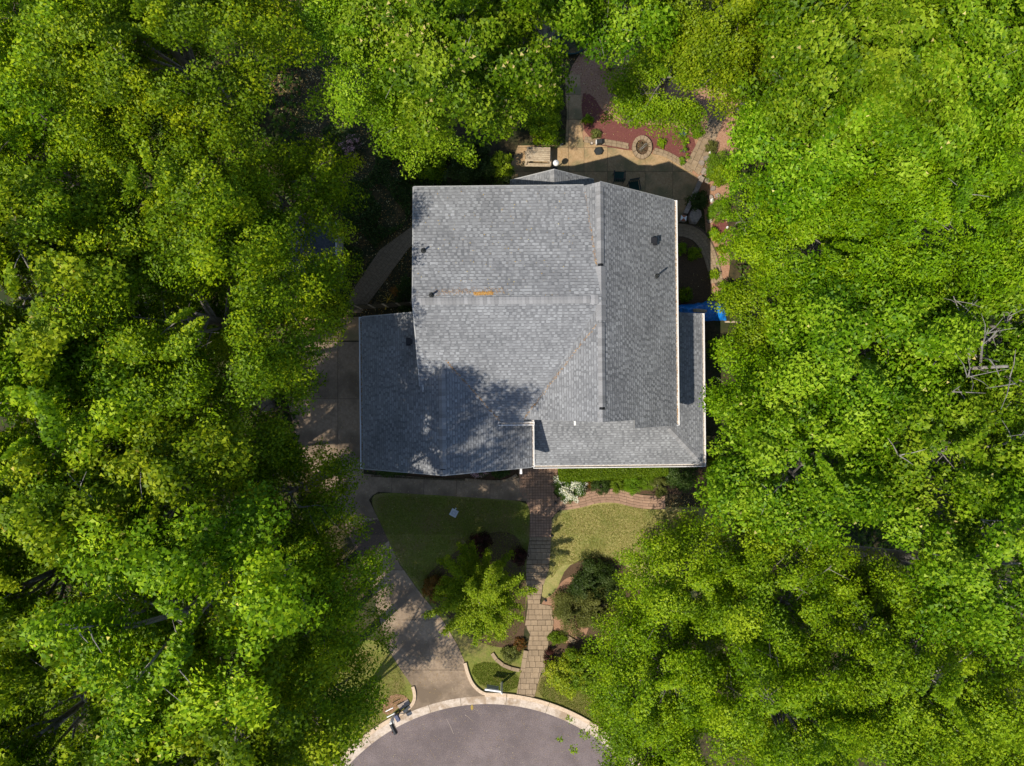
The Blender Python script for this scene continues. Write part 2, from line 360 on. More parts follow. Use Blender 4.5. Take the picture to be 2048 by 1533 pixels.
# paving by clipping a region with cells
def cells_rect(poly, u0, v0, du, dv, ang, brick=0.0):
    ca, sa = math.cos(ang), math.sin(ang)
    us = [p[0] * ca + p[1] * sa for p in poly]; vs = [-p[0] * sa + p[1] * ca for p in poly]
    j = math.floor((min(vs) - v0) / dv)
    while v0 + j * dv < max(vs):
        i = math.floor((min(us) - u0) / du) - 1
        while u0 + i * du < max(us):
            off = brick * du * (j % 2); a, b = u0 + i * du + off, v0 + j * dv
            yield [(u * ca - v * sa, u * sa + v * ca) for u, v in ((a, b), (a + du, b), (a + du, b + dv), (a, b + dv))]
            i += 1
        j += 1
def shrink(c, gap):
    cx = sum(p[0] for p in c) / len(c); cy = sum(p[1] for p in c) / len(c); out = []
    n = len(c)
    for i in range(n):
        p, a, b = Vector(c[i]), Vector(c[i - 1]), Vector(c[(i + 1) % n])
        out.append(p + ((a - p).normalized() + (b - p).normalized()) * gap / 2)
    return [(q.x, q.y) for q in out]
def pave(parent, poly, cells, gap, h, m, name='paver', zf=None, joined=False, jit=.006, amin=.002):
    zf = zf or (lambda x, y: g(y)); all_ = MB(); k = 0
    for c in cells:
        q = clip_convex(poly, shrink(c, gap))
        if len(q) < 3 or area(q) < amin: continue
        cx = sum(p[0] for p in q) / len(q); cy = sum(p[1] for p in q) / len(q); dj = random.uniform(-jit, jit)
        mb = all_ if joined else MB()
        if joined: mb.prism(q, lambda x, y: zf(x, y) - .02, lambda x, y: zf(x, y) + h + dj)
        else:
            mb.prism([(p[0] - cx, p[1] - cy) for p in q], lambda x, y: zf(x + cx, y + cy) - .02, lambda x, y: zf(x + cx, y + cy) + h + dj)
            o = mb.build(name, m, parent); o.location = (cx, cy, 0)
        k += 1
    if joined: all_.build(name + '_field', m, parent, kind='stuff')
    return k
# driveway in concrete panels
drive = [(590, 684), (724, 684), (727, 948), (748, 950), (756, 984), (744, 992), (738, 1000), (745, 1014), (770, 1066), (800, 1130), (845, 1192), (885, 1240), (915, 1290), (932, 1330), (945, 1372), (968, 1389)]
drive = PP(drive) + arc(R1 + .006, -1.0, -26.8, 12) + PP([(820, 1417), (830, 1396), (824, 1372), (800, 1336), (776, 1298), (758, 1230), (725, 1130), (690, 1050), (650, 980), (600, 905), (575, 800)])
dv = sheet('driveway', drive, .016, M['brickdark'], kind='structure')
def px_cells(xs, ys):
    for x0, x1 in zip(xs, xs[1:]):
        for y0, y1 in zip(ys, ys[1:]): yield [tuple(p) for p in PP([(x0, y0), (x1, y0), (x1, y1), (x0, y1)])]
pave(dv, drive, px_cells([500, 676, 735], [684, 798, 925]), .02, .034, M['concrete'], 'concrete_panel', amin=.05, jit=.003)
pave(dv, drive, px_cells([500, 676, 790], [925, 1035]), .02, .034, M['concrete'], 'concrete_panel', amin=.05, jit=.003)
pave(dv, drive, px_cells([600, 780, 1000], [1035, 1140, 1240, 1340, 1440]), .02, .034, M['concrete'], 'concrete_panel', amin=.05, jit=.003)
pad = PP([(600, 634), (722, 634), (722, 682), (600, 682)])
pd = sheet('side_path', pad, .014, M['brickdark'], kind='structure')
pave(pd, pad, px_cells([600, 640, 677, 722], [634, 682]), .02, .03, M['patio'], 'concrete_panel', jit=.003)
fw = PP([(727, 950), (800, 951), (900, 960), (1000, 966), (1040, 955), (1060, 1003), (1046, 1002), (900, 992), (775, 985), (757, 984)])
fwp = sheet('front_path', fw, .018, M['brickdark'], kind='structure')
pave(fwp, fw, px_cells([700, 784, 848, 913, 980, 1070], [930, 1020]), .018, .036, M['concrete'], 'concrete_panel', jit=.003)
# entry court of small clay pavers
court = PP([(1036, 925), (1122, 925), (1118, 965), (1106, 985), (1118, 1000), (1135, 1008), (1116, 1022), (1104, 1036), (1102, 1074), (1059, 1074), (1060, 1022), (1052, 1003), (1040, 985)])
ct = sheet('entry_path', court, .022, M['brickdark'], kind='structure')
pave(ct, court, list(cells_rect(court, 0, 0, .137, .137, R(.6), .0)), .014, .042, M['paver'], 'paver', joined=True, jit=.004)
# stepped front walk
edges = [1030, 1074, 1082, 1110, 1120, 1129, 1160, 1208, 1240, 1272, 1300, 1345, 1400]
yed = [P(1060, e).y for e in edges]
def stepz(x, y):
    for a, b in zip(yed, yed[1:]):
        if y > b - 1e-3: return g(min(a, GY[0][0]) if a > GY[0][0] else a)
    return g(yed[-2])
walk = PP([(1060, 1074), (1102, 1074), (1100, 1110), (1097, 1140), (1085, 1175), (1079, 1208), (1103, 1212), (1107, 1245), (1103, 1268), (1096, 1290), (1089, 1342), (1082, 1345), (1068, 1395), (1033, 1389), (1041, 1345), (1047, 1338), (1057, 1285), (1060, 1268), (1050, 1250), (1056, 1212), (1052, 1160), (1054, 1110)])
wk = sheet('front_walk', walk, .012, M['brickdark'], kind='structure')
def walk_cells():
    w_ = [.25, .30, .22, .34, .25, .22, .32, .28, .24, .29]
    for k, (a, b) in enumerate(zip(yed[1:], yed[2:])):
        nrow = max(1, round((a - b) / (.27 if k > 4 else .19)))
        for r_ in range(nrow):
            y1 = a + (b - a) * r_ / nrow; y0 = a + (b - a) * (r_ + 1) / nrow + (.03 if r_ == nrow - 1 else 0); x = -1.2 + .13 * ((k * 3 + r_) % 3)
            i = k * 2 + r_
            while x < 4.2:
                dx = w_[i % 10] * (1.35 if k > 4 else 1.0); yield [(x, y0), (x + dx, y0), (x + dx, y1), (x, y1)]; x += dx; i += 1
pave(wk, walk, walk_cells(), .016, .045, M['slab'], 'paver', zf=stepz, amin=.006)
def band(parent, center, width, rows, ln, m, gap=.014, h=.04, name='paver', dz=0.0):
    c = smooth_poly([p for p in PP(center)], 3, False); acc = [0]
    for a, b in zip(c, c[1:]): acc.append(acc[-1] + (b - a).length)
    def at(s):
        s = max(0, min(acc[-1] - 1e-4, s))
        for i in range(len(c) - 1):
            if acc[i + 1] >= s:
                t = (s - acc[i]) / (acc[i + 1] - acc[i]); p = c[i].lerp(c[i + 1], t); d = (c[i + 1] - c[i]).normalized(); return p, Vector((-d.y, d.x))
    n = 0
    for r_ in range(rows):
        s = -ln * random.random()
        while s < acc[-1]:
            l_ = ln * random.uniform(.8, 1.2); a, b = max(s, 0) + gap / 2, min(s + l_, acc[-1]) - gap / 2
            if b - a > .05:
                o0, o1 = -width / 2 + r_ * width / rows + gap / 2, -width / 2 + (r_ + 1) * width / rows - gap / 2
                (pa, na), (pb, nb) = at(a), at(b); q = [pa + na * o0, pb + nb * o0, pb + nb * o1, pa + na * o1]
                cx = sum(v.x for v in q) / 4; cy = sum(v.y for v in q) / 4; dj = random.uniform(-.006, .006) + dz
                o = MB().prism([(v.x - cx, v.y - cy) for v in q], lambda x, y: g(y + cy) - .02, lambda x, y: g(y + cy) + h + dj).build(name, m, parent)
                o.location = (cx, cy, 0); n += 1
            s += l_
    return n
cp = [(1118, 1008), (1150, 1004), (1172, 999), (1192, 993), (1215, 991), (1240, 993), (1262, 1000), (1290, 1005), (1330, 1005)]
cpl = smooth_poly(PP([(p[0], p[1] + 14) for p in cp] + [(p[0], p[1] - 14) for p in reversed(cp)]), 1)
cps = sheet('garden_path', cpl, .012, M['brickdark'], kind='structure')
band(cps, cp, .68, 5, .36, M['paver'])
# back patio
patio = PP([(1022, 420), (1022, 330), (1036, 292), (1130, 291), (1134, 230), (1130, 150), (1160, 150), (1166, 285), (1262, 303), (1330, 313), (1385, 348), (1404, 362), (1366, 440), (1345, 452), (1345, 420)])
pt = sheet('patio', patio, .016, M['brickdark'], kind='structure')
pave(pt, patio, px_cells([1000, 1084, 1137, 1168, 1215, 1290, 1345, 1420], [130, 190, 240, 296, 344, 400, 470]), .016, .034, M['patio'], 'concrete_panel', amin=.03, jit=.002)
band(pt, [(1168, 280), (1200, 284), (1235, 289), (1258, 294)], .30, 2, .26, M['slab'], h=.06)
band(pt, [(1306, 302), (1330, 308), (1352, 320), (1386, 342)], .32, 2, .26, M['slab'], h=.06)
swk = PP([(1372, 328), (1426, 224), (1456, 214), (1443, 250), (1410, 330), (1398, 352)])
sw = sheet('stone_path', swk, .014, M['brickdark'], kind='structure')
ang = math.atan2(P(1440, 215).y - P(1382, 340).y, P(1440, 215).x - P(1382, 340).x)
pave(sw, swk, list(cells_rect(swk, 0, .1, .62, .30, ang, .4)), .02, .045, M['slab'], 'paver', amin=.01)
ecur = [(1346, 461), (1366, 460), (1388, 467), (1404, 480), (1416, 502), (1426, 532), (1434, 566)]
ec = sheet('side_path', smooth_poly(PP([(p[0] - 2, p[1] + 14) for p in ecur] + [(p[0] + 12, p[1] - 12) for p in reversed(ecur)]), 1), .013, M['brickdark'], kind='structure')
band(ec, ecur, .64, 4, .30, M['slab'])
nw = PP([(690, 626), (700, 590), (760, 500), (822, 455), (845, 470), (815, 500), (772, 560), (722, 626)])
nwp = sheet('side_path', nw, .012, M['brickdark'], kind='structure')
pave(nwp, nw, list(cells_rect(nw, 0, 0, .19, .19, R(50), .5)), .012, .03, M['slab'], 'paver', joined=True)
bp = PP([(980, 1306), (988, 1304), (1002, 1324), (1030, 1335), (1043, 1336), (1041, 1344), (1028, 1343), (998, 1331)])
tb = empty('bed_edging', kind='structure')
band(tb, [(984, 1306), (996, 1324), (1016, 1335), (1040, 1340)], .19, 1, .42, M['slab'], h=.10)
band(tb, [(1052, 1300), (1045, 1340)], .24, 1, .5, M['slab'], h=.12)
band(tb, [(1104, 1266), (1126, 1270), (1150, 1284)], .26, 1, .4, M['slab'], h=.10)
band(tb, [(742, 952), (860, 958), (930, 960)], .10, 1, .30, M['darkwood'], h=.06)
band(tb, [(930, 960), (990, 965), (1015, 962), (1034, 950)], .18, 1, .22, M['slab'], h=.10)
# yellow utility mark on the asphalt
ym = P(944, 1415); mb = MB()
for dx, dy, a, b in ((0, 0, .035, .26), (0, .03, .15, .03), (0, -.06, .12, .03), (.0, .12, .07, .03)):
    mb.box((ym.x + dx, ym.y + dy, -.9 + .026), (a, b, .004))
mb.build('road_marking', M['yellow'], label='small yellow spray painted utility cross on the asphalt', category='road marking')

for k, (ax, ay, bx_, by_) in enumerate([(893, 1438, 907, 1468), (900, 1424, 916, 1446), (930, 1430, 945, 1442), (860, 1500, 872, 1522)]):
    a_, b_ = P(ax, ay), P(bx_, by_); dd = (b_ - a_); strip([a_.to_2d(), a_.lerp(b_, .5).to_2d() + Vector((.02, .015)), b_.to_2d()], .010, .0225, .002, 'road_marking_line', M['gutterpan'] if k % 2 == 0 else M['concrete'], None, kind='structure')
# ================================================================== THE HOUSE
house = empty('house', (0, 0, 0), R(.6), label='two storey tan house with grey shingle roofs and white gutters', category='house')
def zA(x, y): return 8.15 - .122 * (y - 3.13)
def zS(x, y): return 8.15 - .56 * (3.13 - y)
def zGR(x, y): return 8.10 - .80 * (x - 3.42)
def zGL(x, y): return 8.10 - .88 * (3.42 - x)
def zW(x, y): return 6.90 - .65 * (-2.78 - x)
def zE(x, y): return 6.90 - .65 * (x + 2.78)
def zP(x, y): return 2.90 + .5 * (y + 3.78)
def zQ(x, y): return 2.90 + .5 * (8.67 - x)
def zBW(x, y): return 6.75 - .8 * (1.77 - x)
def zBE(x, y): return 6.75 - .8 * (x - 1.77)
# walls
def profile_x(name, prof, y0, y1):
    n = len(prof); mb = MB()
    vs = [(x, y0, z) for x, z in prof] + [(x, y1, z) for x, z in prof]
    mb.add(vs, [tuple(range(n)), tuple(range(2 * n - 1, n - 1, -1))] + [(i, n + i, n + (i + 1) % n, (i + 1) % n) for i in range(n)])
    return mb.build(name, M['siding'], house)
def profile_y(name, prof, x0, x1):
    n = len(prof); mb = MB()
    vs = [(x0, y, z) for y, z in prof] + [(x1, y, z) for y, z in prof]
    mb.add(vs, [tuple(range(n)), tuple(range(2 * n - 1, n - 1, -1))] + [(i, n + i, n + (i + 1) % n, (i + 1) % n) for i in range(n)])
    return mb.build(name, M['siding'], house)
w1 = profile_y('wall', [(-1.3, -.1), (7.33, -.1), (7.33, 7.35), (3.13, 7.85), (-1.3, 5.25)], -3.5, 2.4)
w2 = profile_x('wall', [(.9, -.1), (6.58, -.1), (6.58, 5.28), (3.42, 7.8), (.9, 5.55)], -1.22, 7.33)
w3 = profile_x('wall', [(-6.2, -.1), (.55, -.1), (.55, 4.45), (-2.78, 6.6), (-6.2, 4.4)], -3.33, 2.6)
w4 = profile_x('wall', [(.28, -.1), (3.26, -.1), (3.26, 5.25), (1.77, 6.45), (.28, 5.25)], 7.3, 8.22)
# openings on the outer walls
def window(parent, c, wx, hz, face):
    """face: 'x' or 'y' normal axis with sign"""
    ax, s_ = face; fr = MB(); gl = MB()
    for du, dw, sz in ((0, hz / 2 + .04, (wx + .16, .08)), (0, -hz / 2 - .04, (wx + .16, .08)), (-wx / 2 - .04, 0, (.08, hz)), (wx / 2 + .04, 0, (.08, hz)), (0, 0, (wx, .04))):
        if ax == 'y': fr.box((c[0] + du, c[1] + s_ * .03, c[2] + dw), (sz[0], .07, sz[1]))
        else: fr.box((c[0] + s_ * .03, c[1] + du, c[2] + dw), (.07, sz[0], sz[1]))
    o = fr.build('window', M['white'], house)
    if ax == 'y': gl.box((c[0], c[1] + s_ * .012, c[2]), (wx, .02, hz))
    else: gl.box((c[0] + s_ * .012, c[1], c[2]), (.02, wx, hz))
    gl.build('pane', M['black'], o)
for x in (-2.2, -.6): window(w1, (x, 7.33, 5.8), .9, 1.3, ('y', 1))
for x in (4.4, 5.9): window(w2, (x, 7.33, 4.2), .9, 1.4, ('y', 1))
for y in (0.2, 2.6, 5.2): window(w2, (6.58, y, 1.5), .9, 1.4, ('x', 1))
window(w4, (1.77, 8.22, 4.2), 1.6, 1.4, ('y', 1)); window(w4, (1.77, 8.22, 1.4), 1.6, 1.6, ('y', 1))
window(w2, (4.6, -1.22, 1.5), 1.2, 1.4, ('y', -1)); window(w3, (-2.8, -3.33, 5.2), 1.2, 1.0, ('y', -1))
for y in (-1.6, 1.2):
    d = MB()
    for k in range(4): d.box((-6.22, y, .3 + k * .55), (.06, 2.3, .53))
    d.build('garage_door', M['white'], house)
MB().box((2.2, -1.24, 1.05), (1.0, .06, 2.1)).build('front_door', M['darkwood'], house)
for x in (1.3, 3.6, 5.9, 8.2): MB().box((x, -3.5, 1.35), (.14, .14, 2.8)).build('porch_post', M['white'], house)
MB().box((8.2, 2.85, 1.35), (.14, .14, 2.8)).build('porch_post', M['white'], house)
MB().box((4.7, -2.4, .1), (7.4, 2.35, .28)).build('porch_floor', M['concrete'], house)

rng = np.random.default_rng(11)
def roof(name, pieces, zf, down, label):
    """deck slab plus laminated shingle courses; down = unit 2-D downslope direction"""
    mb = MB()
    for q in pieces: mb.prism(q, lambda x, y: zf(x, y) - .16, lambda x, y: zf(x, y) - .004)
    deck = mb.build('roof_slope', [M['drip']], house, label=label)
    dx, dy = down; sl = zf(0, 0) - zf(dx, dy); cosn = 1 / math.sqrt(1 + sl * sl)
    nx, ny, nz = dx * sl * cosn, dy * sl * cosn, cosn
    ex = .120 * cosn                                         # horizontal exposure
    V, T, UV, UT = [], [], [], []
    pr = random.Random(hash(name) % 1000 if False else len(name) * 7 + int(abs(zf(1, 2)) * 10))
    for q in pieces:
        us = [-p[0] * dy + p[1] * dx for p in q]; vs = [p[0] * dx + p[1] * dy for p in q]
        j = math.floor(min(vs) / ex)
        while j * ex < max(vs):
            u = min(us) - pr.random() * .3; v0, v1 = j * ex, (j + 1) * ex; thick = False
            band_t = mnoise.noise(Vector((j * .13, 3.3, 0))) * .06
            while u < max(us):
                wd = pr.uniform(.09, .17) if thick else pr.uniform(.06, .13)
                a = u + .002; b = u + wd; u += wd
                lo = .016 if thick else .006
                t0 = (.58 if thick else .34) + pr.uniform(-.21, .21) + band_t + .22 * mnoise.noise(Vector((a * .8, v0 * 1.3, 1.7)))
                cell = [(dx * v - dy * uu, dy * v + dx * uu) for uu, v in ((a, v0), (b, v0), (b, v1), (a, v1))]
                r_ = clip_convex(q, cell)
                if len(r_) >= 3 and area(r_) > 2e-5:
                    top = []
                    for (x, y) in r_:
                        vv = x * dx + y * dy; h = lo * (vv - v0) / ex + .004
                        top.append((x + nx * h, y + ny * h, zf(x, y) + nz * h))
                    k = len(top)
                    for i in range(1, k - 1): V += [top[0], top[i], top[i + 1], top[i + 1]]; T.append(t0)
                    # butt edge of the tab, darker
                    e = clip_convex(q, [cell[2], cell[3], (cell[3][0] - dx * .002, cell[3][1] - dy * .002), (cell[2][0] - dx * .002, cell[2][1] - dy * .002)])
                    if len(e) >= 3:
                        fr = [(p[0] * dx + p[1] * dy, -p[0] * dy + p[1] * dx) for p in e]
                        ua, ub = min(f[1] for f in fr), max(f[1] for f in fr)
                        pa, pb = (dx * v1 - dy * ua, dy * v1 + dx * ua), (dx * v1 - dy * ub, dy * v1 + dx * ub)
                        h = lo + .004
                        UV += [(pa[0], pa[1], zf(*pa)), (pb[0], pb[1], zf(*pb)), (pb[0] + nx * h, pb[1] + ny * h, zf(*pb) + nz * h), (pa[0] + nx * h, pa[1] + ny * h, zf(*pa) + nz * h)]
                        w2_ = .020 if thick else .007       # dark strip painted as the shadow below each tab, wider under thick ones
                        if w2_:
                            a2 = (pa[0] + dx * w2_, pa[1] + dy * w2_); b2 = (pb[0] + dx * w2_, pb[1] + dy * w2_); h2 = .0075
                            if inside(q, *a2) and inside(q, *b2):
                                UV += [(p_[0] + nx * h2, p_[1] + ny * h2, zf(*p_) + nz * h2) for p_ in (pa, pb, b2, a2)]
                thick = not thick if pr.random() < .85 else thick
            j += 1
    V = np.array(V, dtype=np.float32).reshape(-1, 4, 3)[:, :3].reshape(-1, 3)
    # make every triangle face upwards
    tri = V.reshape(-1, 3, 3); nn = np.cross(tri[:, 1] - tri[:, 0], tri[:, 2] - tri[:, 0])[:, 2] < 0
    tri[nn] = tri[nn][:, ::-1]
    np_mesh('shingles', tri.reshape(-1, 3), 3, M['shingle'], T, deck, kind='stuff')
    if UV: np_mesh('shingle_edges_and_shadow', np.array(UV), 4, M['edge_shadow'], np.zeros(len(UV) // 4), deck, kind='stuff')
    return deck
roof('rear', [[(-3.73, 3.13), (3.42, 3.13), (3.42, 3.52), (2.85, 7.62), (-3.73, 7.62)]], zA, (0, 1), 'large low rear slope of the main roof')
roof('mainsouth', [[(-3.73, 3.13), (3.42, 3.13), (3.42, 3.04), (.43, -1.65), (-.55, -1.65), (-2.78, .90)], [(-3.73, 3.13), (-2.78, .90), (-3.73, -.20)]], zS, (0, -1), 'main front slope between two valleys')
roof('gableright', [[(3.42, -1.52), (4.84, -1.52), (4.84, 7.6), (3.42, 7.6)], [(4.84, -1.85), (6.89, -1.85), (6.89, 7.6), (4.84, 7.6)]], zGR, (1, 0), 'long slope facing the poplar side')
roof('gableleft', [[(3.42, 3.04), (.51, -1.52), (3.42, -1.52)], [(3.42, 7.6), (2.85, 7.6), (3.42, 3.52)]], zGL, (-1, 0), 'slope dropping into the valleys')
roof('garagew', [[(-6.46, -3.63), (-2.78, -3.63), (-2.78, .95), (-3.6, .1), (-6.46, .1)], [(-6.46, .1), (-3.6, .1), (-3.6, 2.92), (-6.46, 2.92)]], zW, (-1, 0), 'garage slope above the driveway')
roof('garagee', [[(-2.78, -3.63), (.81, -3.63), (.81, -1.4), (-.7, -1.4), (-2.78, .92)]], zE, (1, 0), 'garage slope beside the porch')
roof('porchs', [[(.6, -3.78), (8.67, -3.78), (6.29, -1.4), (.6, -1.4)]], zP, (0, -1), 'low porch roof above the hedge')
roof('porche', [[(8.67, -3.78), (8.67, 3.08), (6.29, 3.08), (6.29, -1.4)]], zQ, (1, 0), 'narrow side porch roof')
roof('bayw', [[(.01, 7.3), (1.77, 7.3), (1.77, 8.5), (.01, 8.5)]], zBW, (-1, 0), 'bay roof slope')
roof('baye', [[(3.53, 7.3), (1.77, 7.3), (1.77, 8.5), (3.53, 8.5)]], zBE, (1, 0), 'bay roof slope')

# ridge vents and caps
def caps(p0, p1, zr, sl, sr, width, lift, step=.145, vent=True):
    """caps along p0->p1 (2-D house coords); sl/sr: drop per metre on either side"""
    p0, p1 = Vector(p0), Vector(p1); d = (p1 - p0).normalized(); nrm = Vector((-d.y, d.x)); L_ = (p1 - p0).length
    z0, z1 = zr if isinstance(zr, tuple) else (zr, zr)
    root = MB()
    if vent:
        for s_, k in ((1, sl), (-1, sr)):
            q = [p0, p1, p1 + nrm * s_ * (width / 2 - .035), p0 + nrm * s_ * (width / 2 - .035)]
            root.prism(q, lambda x, y: min(z0, z1) - abs((Vector((x, y)) - p0).dot(nrm)) * k - .05, lambda x, y: min(z0, z1) - abs((Vector((x, y)) - p0).dot(nrm)) * k + lift - .006)
        r_ = root.build('ridge_vent', M['black'], house)
    else:
        r_ = root.box((p0.x, p0.y, z0), (.02, .02, .02)).build('ridge_trim', M['cap'], house)
    mb = MB(); e = step + .02; hw = width / 2
    for s_, k in ((1, sl), (-1, sr)):
        vs = []
        for v, h in ((0, 0.004), (e, 0.016)):
            for u in (.0, hw):
                vs.append((-s_ * u, v, -u * k + h + (0 if u else .004)))
        low = [(x, y, z - .012) for x, y, z in vs]
        f = [(0, 1, 3, 2)] if s_ < 0 else [(2, 3, 1, 0)]
        mb.add(vs + low, f + [(4, 6, 7, 5), (2, 3, 7, 6), (3, 1, 5, 7), (1, 0, 4, 5)])
    me = mb.build('ridge_cap', M['cap'], r_); me0 = me
    n = max(1, int(L_ / step)); a = math.atan2(d.y, d.x) - math.pi / 2; rr = random.Random(int(L_ * 100))
    for i in range(n):
        o = me0 if i == 0 else me0.copy()
        if i: COL.objects.link(o)
        t = i * step / L_; p = p0 + d * (i * step)
        o.location = (p.x, p.y, z0 + (z1 - z0) * t + lift + rr.uniform(-.002, .002)); o.rotation_euler = (0, 0, a)
        if z0 != z1: o.rotation_euler = (math.atan2(z1 - z0, L_), 0, a)
        o.parent = r_
caps((-3.55, 3.13), (3.0, 3.13), 8.15, .122, .56, .27, .04)
caps((-3.73, 3.13), (-3.56, 3.13), 8.15, .122, .56, .34, .006, vent=False)
caps((3.0, 3.13), (3.36, 3.13), 8.15, .122, .56, .34, .02, vent=False)
caps((3.42, 7.42), (3.42, 4.40), 8.10, .80, .88, .27, .035)
caps((3.42, 7.60), (3.42, 7.44), 8.10, .80, .88, .36, .006, vent=False)
caps((3.42, 4.40), (3.42, 2.26), 8.11, .80, .6, .40, .012, vent=False)
caps((3.42, 2.26), (3.42, -1.05), 8.10, .80, .88, .27, .035)
caps((3.42, -1.05), (3.42, -1.5), 8.10, .80, .88, .34, .006, vent=False)
caps((-2.78, .55), (-2.78, -3.42), 6.90, .65, .65, .27, .035)
caps((-2.78, -3.42), (-2.78, -3.61), 6.90, .65, .65, .34, .006, vent=False)
caps((8.60, -3.71), (6.95, -2.06), (2.935, 3.76), .36, .36, .30, .014, vent=False)
caps((1.77, 8.48), (1.77, 7.5), 6.75, .8, .8, .30, .008, vent=False)

# gutters: an open trough with white lips
def gutter(p0, p1, z, out):
    p0, p1, n = Vector(p0), Vector(p1), Vector(out); mb = MB()
    def seg(a, b, zlo, zhi, mi=0): mb.prism([p0 + n * a, p1 + n * a, p1 + n * b, p0 + n * b], zlo, zhi, mi)
    seg(-.02, .0, z - .10, z + .012); seg(.095, .125, z - .10, z + .018); seg(0, .095, z - .10, z - .075, 1)
    d = (p1 - p0).normalized() * .02
    for q in (p0, p1 - d): mb.prism([q, q + d, q + d + n * .12, q + n * .12], z - .10, z + .010)
    return mb.build('gutter', [M['white'], M['gutter_dirt']], house)
gutter((6.89, -1.85), (6.89, 7.60), zGR(6.89, 0), (1, 0))
gutter((8.67, -3.90), (8.67, 3.08), 2.90, (1, 0))
gutter((.93, -3.78), (8.67, -3.78), 2.90, (0, -1))
gutter((.81, -3.63), (.81, -1.60), zE(.81, 0), (1, 0))
gutter((-6.46, -3.63), (-6.46, 2.92), zW(-6.46, 0), (-1, 0))
gutter((-.60, -1.65), (.92, -1.65), zS(0, -1.65), (0, -1))
ds = MB().box((.35, -3.72, 4.2), (.09, .30, .07)).box((.35, -3.92, 4.12), (.10, .12, .12)).tube([(.35, -3.5, 4.1), (.35, -3.45, .1)], .045, 6)
ds.build('downspout', M['white'], house)
MB().box((2.62, -1.68, 5.3), (.07, .26, .07)).box((2.62, -1.62, 4.7), (.07, .07, 1.2)).build('downspout', M['white'], house)
MB().box((-3.60, -.16, 6.37), (.03, .34, .03)).build('flashing', M['white'], house)
# rake trim: thin drip edges along gable ends
def drip(p0, p1, zf):
    p0, p1 = Vector(p0), Vector(p1); d = (p1 - p0).normalized(); n = Vector((-d.y, d.x)) * .02
    MB().prism([p0 - n, p1 - n, p1 + n, p0 + n], lambda x, y: zf(x, y) - .12, lambda x, y: zf(x, y) + .012).build('drip_edge', M['drip'], house)
drip((-3.74, 3.13), (-3.74, 7.62), zA); drip((-3.74, -.1), (-3.74, 3.13), zS); drip((-3.73, 7.63), (2.85, 7.63), zA)
drip((3.42, 7.61), (6.89, 7.61), zGR); drip((-6.46, 2.93), (-3.7, 2.93), zW); drip((-6.46, -3.64), (-2.78, -3.64), zW); drip((-2.78, -3.64), (.81, -3.64), zE)
drip((.01, 8.51), (1.77, 8.51), zBW); drip((1.77, 8.51), (3.53, 8.51), zBE)

# roof fixtures (house coords from photo pixel at height z)
th = R(.6)
def HP(px, py, z):
    p = P(px, py, z); return Vector((p.x * math.cos(th) + p.y * math.sin(th), -p.x * math.sin(th) + p.y * math.cos(th), z))
def vent_box(px, py, zf, s_=.24, tilt=None):
    p = HP(px, py, 6.5)
    for _ in range(4): p = HP(px, py, zf(p.x, p.y))
    mb = MB().box((p.x, p.y, p.z + .10), (s_, s_, .16)).box((p.x, p.y, p.z + .19), (s_ + .05, s_ + .05, .03)).box((p.x, p.y, p.z + .015), (s_ + .16, s_ + .16, .02))
    mb.build('roof_vent', M['black'], house)
def vent_pipe(px, py, zf, h=.42):
    p = HP(px, py, 6.5)
    for _ in range(4): p = HP(px, py, zf(p.x, p.y))
    MB().lathe([(.11, -.05), (.10, .03), (.05, .08), (.038, .10), (.038, h), (.03, h), (.03, h - .05)], (p.x, p.y, p.z), 14).build('vent_pipe', M['darkmetal'], house)
vent_box(1306, 483, zGR, .19); vent_pipe(1312, 553, zGR, .55); vent_pipe(847, 502, zA, .35); vent_pipe(863, 591, zA, .40)
vent_box(820, 684, zW, .16)

def scatter_bits(name, pts, size, m, tint, parent=None, **kw):
    """flat flakes lying at pts (n,3)"""
    n = len(pts); c = np.asarray(pts, dtype=np.float32); a = rng.uniform(0, 6.28, n); s_ = size * rng.uniform(.5, 1.3, n)
    t = np.stack([np.cos(a), np.sin(a), rng.uniform(-.3, .3, n)], 1); b = np.stack([-np.sin(a), np.cos(a), rng.uniform(-.3, .3, n)], 1)
    t *= s_[:, None]; b *= (s_ * rng.uniform(.25, .7, n))[:, None]
    V = np.stack([c - t, c + b, c + t, c - b], 1).reshape(-1, 3)
    return np_mesh(name, V, 4, m, tint, parent, **kw)
def line_bits(px0, px1, zf, n, wd, name, size=.02, prof=None, m='pollen'):
    a, b = HP(*px0, 6.5), HP(*px1, 6.5)
    for _ in range(4): a, b = HP(*px0, zf(a.x, a.y)), HP(*px1, zf(b.x, b.y))
    t = rng.uniform(0, 1, n) if prof is None else np.clip(rng.normal(*prof, n), 0, 1)
    x = a.x + (b.x - a.x) * t + rng.normal(0, wd, n); y = a.y + (b.y - a.y) * t + rng.normal(0, wd, n)
    z = np.array([max(zf(xx, yy), zS(xx, yy) if zf in (zGL, zE) else -9) for xx, yy in zip(x, y)]) + .028
    scatter_bits(name, np.stack([x, y, z], 1), size, M[m], rng.uniform(0, 1, n), house, kind='stuff')
line_bits((1047, 838), (1192, 650), zGL, 300, .022, 'needle_litter', .022)
line_bits((1000, 842), (893, 722), zE, 260, .022, 'needle_litter', .022)
line_bits((1171, 375), (1192, 530), zA, 320, .028, 'needle_litter', .02)
line_bits((948, 588), (985, 587), zA, 800, .030, 'needle_litter', .022, m='rustbits')
line_bits((870, 584), (1010, 583), zA, 420, .07, 'needle_litter', .016)
line_bits((834, 598), (1175, 597), zA, 300, .012, 'needle_litter', .016)
n = 170; x = rng.uniform(-3.6, 2.6, n); y = rng.uniform(3.3, 7.5, n)
